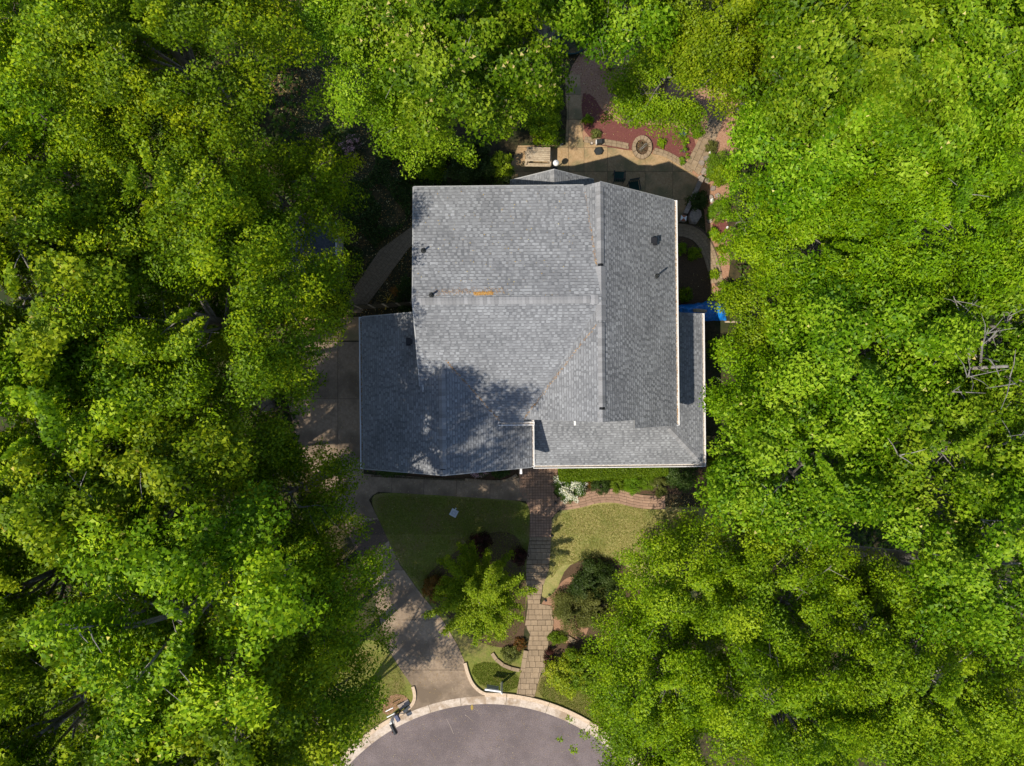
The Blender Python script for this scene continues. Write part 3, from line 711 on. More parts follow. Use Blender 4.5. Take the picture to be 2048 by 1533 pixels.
scatter_bits('fallen_petals', np.stack([x, y, zA(x, y) + .03], 1), .022, M['litter'], rng.uniform(.6, 1, n), house, kind='stuff')
for pts in (((6.95, 0), .0), ((-6.51, 0), 0)):
    n = 320; yy = rng.uniform(-1.8, 7.5, n) if pts[0][0] > 0 else rng.uniform(-3.5, 2.8, n)
    scatter_bits('needle_litter', np.stack([np.full(n, pts[0][0]) + rng.uniform(-.03, .03, n), yy, np.full(n, (zGR(6.89, 0) if pts[0][0] > 0 else zW(-6.46, 0)) - .06)], 1), .025, M['pollen'], rng.uniform(0, 1, n), house, kind='stuff')

# ================================================================== FOLIAGE
def unit(v): return v / np.maximum(np.linalg.norm(v, axis=1, keepdims=True), 1e-6)
def leaf_quads(c, nrm, half, wid, rg, align=None):
    n = len(c); r_ = rg.normal(size=(n, 3)) if align is None else align + rg.normal(size=(n, 3)) * .35
    t = unit(np.cross(nrm, r_) if align is None else r_ - nrm * np.sum(r_ * nrm, 1, keepdims=True)); b = np.cross(nrm, t)
    s_ = (half * rg.uniform(.65, 1.25, n))[:, None]; w_ = s_ * wid
    return np.stack([c + t * s_, c + b * w_ - t * s_ * .8, c - b * w_ - t * s_ * .8], 1).reshape(-1, 3)
def foliage(center, rad, nb, per, rb, half, wid, seed, lobes=.22, flat=.62, low=-.2, upbias=.55, extra=(), flower=0.0, tspread=.22, cutoff=None, align=None, radial=.0):
    """returns vertices and tints of a crown built as many leafy boughs round a crown shape"""
    rg = np.random.default_rng(seed); C = np.array(center); Rd = np.array(rad)
    d = unit(rg.normal(size=(nb * 3, 3))); d = d[d[:, 2] > low][:nb]; n = len(d)
    ph = rg.uniform(0, 6.28, 6)
    lob = 1 + lobes * (np.sin(3 * np.arctan2(d[:, 1], d[:, 0]) + ph[0]) * .5 + np.sin(5 * np.arctan2(d[:, 1], d[:, 0]) + 4 * d[:, 2] + ph[1]) * .5 + rg.normal(0, .35, n))
    rr = np.where(rg.uniform(size=n) < .74, rg.uniform(.80, 1.08, n), rg.uniform(.45, .80, n)) * lob
    bc = C + d * rr[:, None] * Rd
    brad = rb * rg.uniform(.65, 1.35, n)
    if len(extra):
        ex = np.array([e[:3] for e in extra]); bc = np.concatenate([bc, ex]); brad = np.concatenate([brad, np.array([e[3] for e in extra])]); d = np.concatenate([d, unit(ex - C)]); n = len(bc)
    btint = rg.normal(.42, tspread * .6, n)
    cnt = np.maximum(8, (per * (brad / rb) ** 2).astype(int)); idx = np.repeat(np.arange(n), cnt); N_ = len(idx)
    out = unit(d * np.array([1, 1, .5])); side = np.cross(out, [0, 0, 1.0]); side = unit(side + 1e-4)
    q = unit(rg.normal(size=(N_, 3))) * (rg.uniform(0, 1, N_) ** .42)[:, None]
    B = brad[idx][:, None]
    pos = bc[idx] + out[idx] * q[:, :1] * B * (1.25 + radial) + side[idx] * q[:, 1:2] * B * (.95 - radial * .35) + np.array([0, 0, 1.0]) * q[:, 2:3] * B * flat
    pos[:, 2] -= (q[:, 0] * .25 * brad[idx]) * (q[:, 0] > 0)
    ln = unit(np.array([0, 0, upbias * .8]) + q * .75 + out[idx] * .3 + rg.normal(size=(N_, 3)) * .42)
    tint = np.clip(btint[idx] + rg.normal(0, tspread * .75, N_) + q[:, 2] * .06, 0, .9)
    if flower:
        nf = rg.uniform(size=N_) < flower * np.where(rg.uniform(size=n) < .5, 2.0, .1)[idx] * (d[idx][:, 2] > -.1); tint[nf] = .97
    V = leaf_quads(pos, ln, half, wid, rg, align)
    if flower:
        V4 = V.reshape(-1, 3, 3); m_ = V4[nf].mean(axis=1, keepdims=True); V4[nf] = m_ + (V4[nf] - m_) * 1.0
        V4[nf] += np.array([0, 0, half * .9]); V = V4.reshape(-1, 3)
    if cutoff is not None:
        V4 = V.reshape(-1, 3, 3); keep = V4[:, :, 2].min(axis=1) > cutoff; V = V4[keep].reshape(-1, 3); tint = tint[keep]
    return V, tint, bc
NTRI = 0
KINDS = {  # per, rb, half, wid, density, flower, material, lobes, tspread
    'poplar': (355, .60, .060, .85, 1.70, .003, 'poplar', .20, .30),
    'maple': (430, .58, .047, .78, 1.55, 0, 'maple', .26,.28),
    'maple_light': (420, .56, .046, .78, 1.6, 0, 'maple_light', .26,.28),
    'oak': (440, .56, .062, .42, 1.7, 0, 'oak', .14,.28),
    'lime': (420, .54, .047, .74, 1.65, 0, 'lime', .24,.28),
    'beech': (420, .56, .047, .72, 1.65, 0, 'oak', .26,.28),
}
def tree(kind, px, py, r, z, label, name, rz=None, seed=None, base=None, extra=(), group='trees around the house', dens=1.0, bark='bark', bare=0, matk=None, lean=(0, 0)):
    global NTRI
    per, rb, half, wid, den, fl, mk, lob, ts = KINDS[kind]
    seed = seed or int(px * 7 + py * 13); rg = random.Random(seed)
    c = P(px, py, z); rz = rz or r * 1.05
    kb = 1 + .30 * min(1, z / 12); bx, by = base or (c.x * kb + rg.uniform(-.3, .3), c.y * kb + rg.uniform(-.3, .3))
    gz = g(by); root = empty(name, (bx, by, gz), label=label, category='tree', group=group)
    nb = int(den * dens * 2 * math.pi * r * (r + rz) / 2 * 1.15 / (math.pi * rb * rb * .95))
    ex = [(*(P(e[0], e[1], e[2])), e[3]) for e in extra]
    V, T, bc = foliage((c.x, c.y, c.z), (r * .86, r * .86, rz * .9), nb, per, rb, half, wid, seed, lobes=lob, flower=.02 if (px, py) == (930, 90) else fl, tspread=ts, extra=ex)
    V = V - np.array([bx, by, gz], dtype=np.float32); NTRI += len(V) // 3
    np_mesh('crown', V, 3, M[matk or ('poplar_deep' if mk == 'poplar' and px < 600 else mk)], T, root)
    # trunk with limbs
    mb = MB(); r0 = .10 + r * .055; top = Vector((c.x - bx, c.y - by, z - gz + rz * .35))
    tp = [Vector((0, 0, -.1)).lerp(top, t) + Vector((math.sin(t * 5 + seed) * .12, math.cos(t * 4 + seed) * .12, 0)) * (0 if t == 0 else 1) for t in (0, .12, .3, .5, .7, .85, 1)]
    mb.tube(tp, [r0 * 1.35, r0 * 1.05, r0 * .9, r0 * .75, r0 * .5, r0 * .33, r0 * .12], 9)
    nl = 15 + bare
    for k in range(nl):
        t = rg.uniform(.38, .95); a = Vector((0, 0, -.1)).lerp(top, t); b = Vector(bc[rg.randrange(len(bc))]) - Vector((bx, by, gz))
        if k >= 15:
            q = rg.uniform(0, 6.28); b = Vector((c.x - bx + math.cos(q) * r * .7, c.y - by + math.sin(q) * r * .7, z - gz + rz * rg.uniform(.7, 1.1)))
        if b.z < a.z - .3: a = Vector((0, 0, -.1)).lerp(top, max(.3, t * .6))
        mid = a.lerp(b, .5) + Vector((rg.uniform(-.25, .25), rg.uniform(-.25, .25), rg.uniform(.0, .35))); rr = r0 * (.42 - .25 * t)
        mb.tube([a, a.lerp(mid, .6), mid, mid.lerp(b, .6) + Vector((rg.uniform(-.1, .1), rg.uniform(-.1, .1), .05)), b], [rr, rr * .8, rr * .62, rr * .4, .010], 5, caps=False)
        for j in range(5 if k >= 15 else 3):
            s0 = mid.lerp(b, rg.uniform(0, .9)); e = s0 + Vector((rg.uniform(-.9, .9), rg.uniform(-.9, .9), rg.uniform(-.1, .5)))
            mb.tube([s0, s0.lerp(e, .5) + Vector((0, 0, .06)), e], [rr * .32, rr * .2, .006], 4, caps=False)
    mb.build('trunk', M[bark], root, smooth=True)
    return root
TREES = [
 ('maple', 510, 1640, 2.7, 9, 'maple_tree', 'maple at the very bottom edge left of the mailbox lawn'),
 ('maple', 590, 1110, 2.1, 6, 'maple_tree', 'added low maple shading the driveway bend under the taller ones'),  # added understory, blocks low sun passing between the trunks
 ('maple', 610, 1310, 2.1, 6, 'maple_tree', 'added low maple shading the driveway edge beside the mailbox lawn trees'),  # added understory too, keeps low sun off the driveway
 ('maple', 400, 1345, 2.3, 9, 'maple_tree', 'added lower maple between the two large lower left poplars, shading the driveway'),  # added to fill the patchy shade on the driveway
 ('maple', 240, 1020, 2.3, 9, 'maple_tree', 'added lower maple left of the dark canopy hollow, shading the driveway'),  # added as well, to shade the upper driveway
 ('maple', 340, 115, 1.8, 7.5, 'maple_tree', 'low shaded maple at the root of the dark top maple'),
 ('maple', 415, 620, 1.8, 7.5, 'maple_tree', 'low shaded maple under the broad yellow green one'),
 ('maple', 110, 1165, 1.8, 7.5, 'maple_tree', 'low shaded maple beneath the bright poplar at the left edge'),
 ('maple', 130, 1430, 1.8, 7.5, 'maple_tree', 'low shaded maple beneath the bottom corner poplar'),
 ('beech', 1745, 1200, 1.7, 6.5, 'beech_tree', 'low beech filling the gap beside the visible trunk'),
 ('beech', 1550, 1440, 1.7, 6, 'beech_tree', 'low beech under the broad one at the bottom edge'),
 ('maple', 60, 210, 2.2, 8, 'maple_tree', 'lower dim maple showing between the two left edge maples'),
 ('maple', 440, 530, 2.2, 8, 'maple_tree', 'lower dim maple in the gap beside the slate shed'),
 # kind, px, py, r, z, name, label
 ('maple', 110, 60, 3.5, 12.5, 'maple_tree', 'dark green maple filling the top corner above the driveway side'),
 ('maple', 360, 100, 3.6, 12.5, 'maple_tree', 'dark maple edging the shaded clearing at the top of the photo'),
 ('maple', 90, 330, 3.3, 12, 'maple_tree', 'maple at the left photo edge below the dark corner maple'),
 ('maple', 350, 420, 3.5, 11.5, 'maple_tree', 'yellow tipped maple between the top left corner and the small shed'),
 ('maple', 575, 415, 2.3, 9.5, 'maple_tree', 'mid green maple reaching out over the shaded clearing beside the shed'),
 ('poplar', 110, 600, 3.6, 13, 'poplar_tree', 'tulip poplar at the left photo edge level with the house ridge'),
 ('maple', 430, 640, 3.8, 12, 'maple_tree', 'broad yellow green maple overhanging the wooden fence and side path'),
 ('maple', 620, 600, 1.5, 8.5, 'maple_tree', 'small dark maple bough beside the wooden fence end'),
 ('poplar', 160, 860, 3.6, 13, 'poplar_tree', 'tulip poplar west of the dark hollow in the left canopy'),
 ('maple', 470, 810, 2.7, 10, 'maple_tree', 'low shaded maple beside the upper driveway'),
 ('maple', 590, 985, 2.1, 9.5, 'maple_tree', 'low maple overhanging the driveway bend below the garage corner'),
 ('poplar', 360, 1000, 3.0, 13.3, 'poplar_tree', 'tulip poplar just below the dark hollow in the left canopy'),
 ('poplar', 130, 1130, 3.8, 13.5, 'poplar_tree', 'bright tulip poplar at the left edge above the bottom corner'),
 ('poplar', 400, 1215, 3.6, 15, 'poplar_tree', 'large tulip poplar in the middle of the lower left canopy'),
 ('maple', 635, 1190, 2.3, 9.5, 'maple_tree', 'dark maple whose edge shades the lower driveway'),
 ('poplar', 150, 1420, 3.7, 13.5, 'poplar_tree', 'tulip poplar filling the bottom corner on the driveway side'),
 ('poplar', 440, 1450, 3.6, 13, 'poplar_tree', 'tulip poplar at the bottom edge between corner and cul-de-sac'),
 ('maple', 640, 1400, 2.4, 8.5, 'maple_tree', 'maple above the lawn beside the mailbox'),
 ('maple_light', 745, 110, 2.4, 10.5, 'maple_tree', 'fine leaved light green maple at the top edge of the shaded clearing'),
 ('poplar', 930, 90, 3.2, 12, 'poplar_tree', 'tulip poplar full of cream flowers behind the house'),
 ('maple_light', 850, 220, 1.9, 9, 'maple_tree', 'light green maple just behind the flat rear roof slope'),
 ('poplar', 1010, 185, 1.5, 7.5, 'poplar_tree', 'small tulip poplar leaning toward the slatted wooden bench'),
 ('poplar', 1090, 15, 1.9, 12, 'poplar_tree', 'tulip poplar above the dark green tub'),
 ('poplar', 1250, 15, 1.9, 11.5, 'poplar_tree', 'thin topped tulip poplar at the top edge above the red mulch garden'),
 ('lime', 1325, 170, 2.25, 4.6, 'dogwood_tree', 'low bright green dogwood standing in the red mulch bed'),
 ('lime', 1430, 60, 2.3, 11, 'lime_green_tree', 'lime green tree at the top edge above the dogwood'),
 ('lime', 1515, 150, 1.5, 9, 'lime_green_tree', 'small lime green tree at the upper end of the stone path'),
 ('poplar', 1680, 110, 3.3, 13, 'poplar_tree', 'glossy tulip poplar at the top edge on the sunny side'),
 ('poplar', 1930, 90, 3.4, 13, 'poplar_tree', 'tulip poplar filling the sunny top corner'),
 ('poplar', 1625, 315, 2.4, 11.5, 'poplar_tree', 'rounded leaf poplar bordering the stone path'),
 ('poplar', 1840, 280, 2.7, 12.5, 'poplar_tree', 'tulip poplar just above the fine leaved willow oak'),
 ('oak', 1860, 450, 3.5, 12, 'oak_tree', 'yellow green willow oak with needle fine leaves at the sunny edge'),
 ('oak', 1640, 500, 2.7, 11, 'oak_tree', 'willow oak opposite the curved brick path'),
 ('beech', 1525, 440, 1.4, 7.5, 'beech_tree', 'small leafy tree over the flagstones beside the patio'),
 ('beech', 1530, 620, 1.8, 8, 'beech_tree', 'leafy young tree above the blue tarp'),
 ('poplar', 1970, 660, 2.8, 12.5, 'poplar_tree', 'tulip poplar with pale bare twigs at the sunny photo edge'),
 ('poplar', 1700, 720, 3.0, 12, 'poplar_tree', 'tulip poplar east of the narrow porch roof'),
 ('beech', 1510, 800, 1.8, 8.5, 'beech_tree', 'bright young tree hugging the narrow porch gutter'),
 ('poplar', 1600, 920, 2.8, 11.5, 'poplar_tree', 'tulip poplar beside the porch roof corner'),
 ('poplar', 1850, 900, 3.0, 12.5, 'poplar_tree', 'tulip poplar with tangled grey twigs in the sunny canopy'),
 ('poplar', 1990, 1100, 3.3, 13, 'poplar_tree', 'tulip poplar at the sunny edge above the visible trunk'),
 ('beech', 1500, 985, 1.4, 7, 'beech_tree', 'small tree between the porch corner and the dry lawn'),
 ('lime', 1385, 1170, 2.5, 7.5, 'lime_green_tree', 'feathery lime green tree at the edge of the dry lawn'),
 ('lime', 1560, 1190, 2.6, 9.5, 'lime_green_tree', 'lime green tree with a grey twiggy gap beside the bare trunk'),
 ('beech', 1325, 1340, 2.9, 7.5, 'beech_tree', 'full green tree beside the dark holly by the stepped walk'),
 ('beech', 1560, 1410, 3.3, 10, 'beech_tree', 'broad beech in the middle of the bottom edge canopy'),
 ('lime', 1830, 1340, 3.3, 11, 'lime_green_tree', 'lime green tree below the visible leaning trunk'),
 ('lime', 1970, 1480, 2.6, 11, 'lime_green_tree', 'lime green tree filling the sunny bottom corner'),
 ('beech', 1300, 1490, 2.4, 6.5, 'beech_tree', 'green tree overhanging the far side of the cul-de-sac kerb'),
]
XTRA = {(470, 810): [(600, 740, 7.5, .5), (625, 705, 7.5, .45), (590, 790, 7.5, .45), (560, 860, 8, .5)],
        (575, 415): [(690, 400, 9, .7), (700, 330, 9, .5), (680, 460, 9, .55), (650, 300, 9, .6)],
        (430, 640): [(655, 560, 11, .6), (665, 520, 11, .5), (640, 640, 11, .5)],
        (590, 985): [(660, 935, 8, .4), (685, 985, 9, .5), (698, 1040, 9, .5), (640, 900, 8, .4)], (635, 1190): [(720, 1060, 8.5, .5), (742, 1150, 8, .6), (762, 1225, 7.5, .55), (772, 1290, 7, .45), (735, 1120, 8.5, .5), (752, 1180, 8.5, .55), (768, 1270, 8, .5)],
        (930, 90): [(1095, 150, 11, .45), (1050, 200, 9, .5), (1010, 250, 8, .5)], (850, 220): [(925, 300, 8.5, .5), (940, 315, 8.5, .35), (800, 290, 8.5, .5)],
        (1525, 440): [(1455, 400, 4, .5), (1452, 470, 4, .5), (1462, 350, 4, .5), (1450, 520, 3.5, .4), (1470, 430, 5, .6)], (1625, 315): [(1495, 265, 8.5, .55), (1480, 320, 8, .55), (1505, 225, 9, .5), (1475, 370, 7, .5)],
        (1250, 15): [(1215, 110, 11, .4), (1190, 90, 11, .4)], (1325, 170): [(1215, 235, 3.2, .3), (1240, 170, 4, .5), (1390, 240, 3, .3)],
        (1385, 1170): [(1255, 1120, 5, .55), (1250, 1160, 5, .5), (1240, 1200, 5, .5), (1275, 1150, 6, .5), (1300, 1085, 7, .5), (1330, 1065, 7, .45), (1370, 1058, 7, .4), (1285, 1130, 7, .45), (1260, 1170, 7, .4)],
        (1325, 1340): [(1185, 1330, 6, .45), (1205, 1250, 6, .45), (1190, 1290, 6.5, .45), (1195, 1380, 6.5, .4)], (1300, 1490): [(1170, 1470, 6, .25), (1140, 1440, 6, .18), (1120, 1480, 6, .16), (1150, 1500, 6, .22)]}
for kind, px, py, r, z, name, label in TREES:
    tree(kind, px, py, r, z, label, name, extra=XTRA.get((px, py), ()), dens=.72 if (px, py) in ((470, 810), (430, 640)) else .58 if (px, py) in ((360, 1000), (400, 1215)) else .78 if (px, py) in ((1990, 1100), (1970, 660), (1850, 900)) else 1.0,
         bark='palebark' if px > 1800 or kind == 'poplar' else 'bark', bare=4 if (px, py) in ((1970, 660), (1850, 900), (1560, 1190), (1010, 190)) else 0,
         base=(15.3, -8.5) if (px, py) == (1990, 1100) else None)
S['tree_tris'] = NTRI; open('/tmp/ntri','w').write(str(NTRI))

def shrub(px, py, r, h, kind, label, name='shrub', cat='shrub', n=None, group=None, half=.035, wid=.6, flower=0, ry=None, lob=.12, z0=0, rb=None):
    """a rounded shrub; px, py is where its top centre shows"""
    c = P(px, py); c = P(px, py, c.z + h * .8); gz = g(c.y) + z0; rb = rb or max(.10, r * .28)
    nb = n or max(20, int(2.4 * 2 * math.pi * r * r / (math.pi * rb * rb)))
    per = int(1.5 * math.pi * rb * rb / (2 * half * half * wid))
    V, T, bc = foliage((0, 0, h * .42), (r * .92, (ry or r) * .92, h * .5), nb, per, rb, half, wid, int(px * 3 + py), lobes=lob, low=-.25, flower=flower, upbias=.8, cutoff=-.02)
    mb = MB()
    for k in range(5):
        a = k * 1.26; mb.tube([(0, 0, -.05), (math.cos(a) * r * .25, math.sin(a) * r * .25, h * .3), (math.cos(a) * r * .6, math.sin(a) * r * .6, h * .6)], [.03, .02, .006], 5)
    root = empty(name, (c.x, c.y, gz), label=label, category=cat, group=group)
    np_mesh('foliage', V, 3, M[kind], T, root); mb.build('stem', M['bark'], root)
    return root
# clipped hedge along the porch
def hedge():
    root = empty('hedge', (*P(1225, 942).to_2d(), 0), label='long clipped flat topped hedge under the white porch gutter', category='hedge')
    p0, p1 = P(1120, 962, .95), P(1336, 925, .95); p1.y = P(0, 918, .95).y
    rg = np.random.default_rng(5); n = 30000; u = rg.uniform(0, 1, n); x = p0.x + (p1.x - p0.x) * u
    yl = p0.y + .28 * np.clip((u - .25) / .75, 0, 1) ** .8; v = rg.uniform(0, 1, n); y = yl + (p1.y - yl) * v
    z = .95 + rg.normal(0, .04, n) + .03 * np.sin(x * 2.1); z -= np.clip(.06 - v, 0, 1) * 2
    m = 9000; u2 = rg.uniform(0, 1, m); x2 = p0.x + (p1.x - p0.x) * u2; y2 = p0.y + .28 * np.clip((u2 - .25) / .75, 0, 1) ** .8 - rg.uniform(0, .06, m); z2 = rg.uniform(.03, .93, m)
    m3 = 2500; x3 = p0.x + rg.uniform(-.05, .05, m3); y3 = rg.uniform(p0.y, p1.y, m3); z3 = rg.uniform(.03, .93, m3)
    c = np.stack([np.concatenate([x, x2, x3]), np.concatenate([y, y2, y3]), np.concatenate([z, z2, z3])], 1)
    nr = unit(np.concatenate([np.tile([0, 0, 1.0], (n, 1)), np.tile([0, -1.0, .3], (m, 1)), np.tile([-1.0, 0, .3], (m3, 1))]) + rg.normal(size=(len(c), 3)) * .75)
    V = leaf_quads(c, nr, .036, .6, rg) - np.array([root.location.x, root.location.y, 0])
    np_mesh('foliage', V, 3, M['hedge'], np.clip(rg.normal(.4, .32, len(c)), 0, .9), root)
    mb = MB(); lx, ly = root.location.x, root.location.y
    mb.prism([(p0.x + .06 - lx, p0.y + .06 - ly), (p1.x - lx, p0.y + .32 - ly), (p1.x - lx, p1.y - ly), (p0.x + .06 - lx, p1.y - ly)], 0, .86)
    mb.build('branch_core', M['darkwood'], root)
hedge()
shrub(1141, 977, .70, .8, 'azalea', 'rounded azalea covered in white flowers at the path corner', 'azalea', 'shrub', flower=.30, half=.032)
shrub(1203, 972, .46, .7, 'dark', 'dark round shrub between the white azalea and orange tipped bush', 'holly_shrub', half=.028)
shrub(1236, 970, .40, .6, 'hedge', 'bright green round shrub third from the entry court', half=.026)
shrub(1178, 966, .22, .4, 'rust', 'tiny orange leaved shrub beside the white azalea', half=.03)
shrub(1269, 969, .50, .6, 'hedge', 'wide yellow green clipped shrub in the middle of the path row', half=.024)
shrub(1297, 966, .38, .55, 'hedge', 'small yellow green shrub between two wider ones along the curved path', half=.024)
shrub(1318, 975, .46, .6, 'olive', 'olive green clipped shrub at the end of the curved path row', half=.024)
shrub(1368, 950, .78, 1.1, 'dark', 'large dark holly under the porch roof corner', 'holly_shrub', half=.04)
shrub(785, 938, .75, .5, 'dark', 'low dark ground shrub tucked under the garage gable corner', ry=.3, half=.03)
shrub(960, 945, .42, .35, 'pink', 'purple flowering plant in the narrow garage bed', 'flowering_plant', 'plant', flower=.2, ry=.2, half=.03)
shrub(1000, 944, .45, .4, 'dark', 'dark green plant at the end of the narrow garage bed', 'garden_plant', 'plant', ry=.25, half=.035)
# small trees and shrubs near the walk
def spiky_tree():
    px, py, h = 958, 1212, 6
    c = P(px, py, 4.2); root = empty('small_tree', (c.x, c.y, g(c.y)), label='small low spreading tree with spiky upright shoots beside the stepped walk', category='tree')
    rg = np.random.default_rng(41); gz = g(c.y); Cs, Tn, Al = [], [], []
    mb = MB(); mb.tube([(0, 0, -.1), (.03, .05, 1.5), (0, 0, 4.4)], [.13, .10, .05], 8)
    for k in range(125):
        a = k * 2.399 + rg.uniform(-.2, .2); L_ = rg.uniform(1.0, 2.35) if k > 18 else rg.uniform(2.0, 2.8); e = rg.uniform(.05, 1.1)
        if math.sin(a) > .5: L_ *= 1.05
        s0 = np.array([0, 0, rg.uniform(1.8, 4.2)]); d = np.array([math.cos(a) * math.cos(e), math.sin(a) * math.cos(e), math.sin(e) * .95]); d /= np.linalg.norm(d)
        pts = [s0 + d * L_ * t + np.array([0, 0, -.25 * t * t * L_ * .5]) for t in (0, .35, .7, 1)]
        mb.tube([tuple(p) for p in pts], [.035, .022, .012, .004], 4, caps=False)
        m = int(330 * L_); t = rg.uniform(.12, 1, m) ** .8; base = s0 + d * (L_ * t)[:, None]; base[:, 2] -= .125 * t * t * L_
        sp = .11 * (1.15 - t)[:, None] + .055; q = rg.normal(size=(m, 3)) * sp
        Cs.append(base + q); Tn.append(np.clip(rg.normal(.45 + .25 * rg.uniform(), .22, m), 0, .9))
    c_ = np.concatenate(Cs); t_ = np.concatenate(Tn)
    nr = unit(np.array([0, 0, .8]) + rg.normal(size=(len(c_), 3)) * .5)
    np_mesh('crown', leaf_quads(c_, nr, .046, .66, rg), 3, M['maple_light'], t_, root); mb.build('trunk', M['bark'], root)
spiky_tree()
shrub(960, 1090, .55, .5, 'burgundy', 'dark burgundy shrub beyond the spiky small tree tips', half=.04)
shrub(1038, 1115, .4, .6, 'burgundy', 'dark wine red shrub against the shaded stepped walk', half=.04)
shrub(872, 1180, .6, .5, 'rust', 'low rusty shrub between driveway and small tree', half=.035)
shrub(1022, 1312, .42, .45, 'olive', 'small mixed shrub inside the curved stone edging', half=.035)
shrub(1040, 1290, .3, .3, 'rust', 'low coral leaved clump beside the upper edging slabs', half=.03)
shrub(1190, 1170, 1.1, 1.2, 'dark', 'dark glossy holly at the lower edge of the dry lawn', 'holly_shrub', half=.04, lob=.28)
shrub(1152, 1225, 1.1, 1.0, 'olive', 'olive brown juniper like shrub bulging toward the walk landing', half=.03)
shrub(1195, 1225, 1.0, 1.5, 'olive', 'tall pale olive shrub between the holly and the broad beech', half=.04)
shrub(1098, 1318, .26, .6, 'burgundy', 'narrow burgundy red shrub touching the walk slabs', half=.03, ry=.5)
shrub(1115, 1258 + 20, .45, .4, 'hedge', 'low green groundcover clump beside the side slabs', half=.03, ry=.25)
shrub(1135, 1355, .95, 1.6, 'yellowleaf', 'bright yellow green maple like shrub beside the burgundy one', half=.055, lob=.25)
shrub(1175, 1350, 1.0, 1.9, 'hedge', 'mid green shrub behind the bright yellow green one', half=.05, lob=.25)
shrub(1225, 1420, 1.0, 1.4, 'hedge', 'green shrub above the lawn strip at the kerb', half=.045)
# behind the house
shrub(1003, 322, .55, 1.6, 'maple_light', 'slim light green shrub beside the slatted bench', half=.05)
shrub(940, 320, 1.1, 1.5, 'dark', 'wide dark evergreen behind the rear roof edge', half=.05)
shrub(860, 325, .7, 1.2, 'maple', 'round shaded shrub under the light green maple', half=.05)
shrub(1085, 250, .85, 1.3, 'maple', 'leafy rhododendron beside the path above the bench', half=.05)
shrub(1105, 205, .6, 1.1, 'maple', 'green shrub at the edge of the upper garden path', half=.05)
shrub(1112, 268, .5, .9, 'dark', 'dark green shrub touching the patio corner', half=.045)
shrub(815, 350, .35, .5, 'dark', 'tiny dark plant behind the rear roof corner', 'garden_plant', 'plant', half=.04)
shrub(700, 290, .5, .7, 'pink', 'pink flowering azalea in the shaded clearing', 'azalea', 'shrub', flower=.2, half=.035)
shrub(810, 590, .45, .6, 'dark', 'shaded green plant against the house wall by the fence', 'garden_plant', 'plant', half=.045, ry=.9)
shrub(1362, 497, .28, .3, 'lime', 'small fern close to the long gutter in the dark bed', 'fern', 'plant', half=.04)
shrub(1390, 507, .32, .3, 'lime', 'bright fern in the middle of the dark bed', 'fern', 'plant', half=.04)
shrub(1372, 590, .35, .3, 'maple', 'dim leafy plant beside the blue tarp', 'garden_plant', 'plant', half=.04)
shrub(1325, 284, .20, .3, 'lime', 'small lime hosta alone in the red mulch', 'hosta', 'plant', half=.05)
shrub(1176, 238, .22, .3, 'lime', 'small lime plant at the red mulch edge by the path', 'hosta', 'plant', half=.045)
shrub(1192, 266, .22, .35, 'olive', 'thin grassy plant in the red mulch near the planter', 'garden_plant', 'plant', half=.03)
shrub(1370, 300, .22, .4, 'hedge', 'trailing green creeper between mulch bed and stone path', 'creeper', 'plant', ry=.9, half=.035)
shrub(1395, 262, .3, .3, 'hedge', 'green creeper clump crossing the stone path edge', 'creeper', 'plant', half=.035)
shrub(1425, 292, .28, .5, 'olive', 'grassy tuft beside the stone path', 'garden_plant', 'plant', half=.03)
shrub(1447, 330, .75, 1.2, 'hedge', 'dense low shrub behind the flagstones', half=.035)
shrub(1452, 345, .45, 1.8, 'lime', 'glowing lime shrub tip beside the flagstones', half=.045)
shrub(1396, 400, .5, .5, 'dark', 'dark plant in the shaded pocket beside the patio wall', half=.045)
for i, (px, py, lb) in enumerate([(1428, 466, 'small bright plant at the bend of the curved path'), (1441, 476, 'small green plant in the little red mulch bed'), (1432, 548, 'leafy sapling tip at the edge of the house shadow'), (1445, 500, 'small green plant at the tan dirt edge')]):
    shrub(px, py, .24, .4, 'lime', lb, 'garden_plant', 'plant', half=.045)
shrub(1462, 585, .55, 1.2, 'beech' if 'beech' in M else 'oak', 'open leafy shrub above the end of the blue tarp', half=.05)
shrub(1440, 420, .5, .7, 'hedge', 'green shrub beside the flagstone strip', half=.04)
shrub(1445, 700, .55, 1.2, 'maple_light', 'leafy shrub beside the side porch gutter upper part', half=.05)
shrub(1440, 930, .5, .9, 'maple', 'green shrub at the porch roof corner', half=.05)

# bare dead tree and fallen twigs
def dead_tree(px, py, z, label):
    c = P(px, py, z); bx, by = c.x, c.y; gz = g(by); root = empty('dead_tree', (bx, by, gz), label=label, category='tree')
    rg = random.Random(int(px)); mb = MB(); mb.tube([(0, 0, -.1), (.1, 0, z * .5), (0, .1, z - gz)], [.20, .11, .04], 8)
    br = MB()
    for k in range(14):
        t = rg.uniform(.55, 1); a = Vector((0, .1 * t, (z - gz) * t)); an = rg.uniform(0, 6.28); l_ = rg.uniform(1.2, 2.6)
        b = a + Vector((math.cos(an) * l_, math.sin(an) * l_, rg.uniform(.5, 2.2))); m_ = a.lerp(b, .5) + Vector((rg.uniform(-.2, .2), rg.uniform(-.2, .2), .2))
        br.tube([a, m_, b], [.038, .026, .010], 5)
        for j in range(6):
            s0 = m_.lerp(b, rg.random()); e = s0 + Vector((rg.uniform(-.8, .8), rg.uniform(-.8, .8), rg.uniform(0, .6))); br.tube([s0, s0.lerp(e, .5) + Vector((.03, .02, .05)), e], [.013, .009, .004], 4, caps=False)
    mb.build('trunk', M['palebark'], root, smooth=True); br.build('branches', M['palebark'], root)
dead_tree(2015, 740, 14.6, 'bare grey dead tree standing out of the sunny canopy edge')
dead_tree(1870, 740, 12.6, 'bare twiggy treetop in the middle of the sunny canopy')

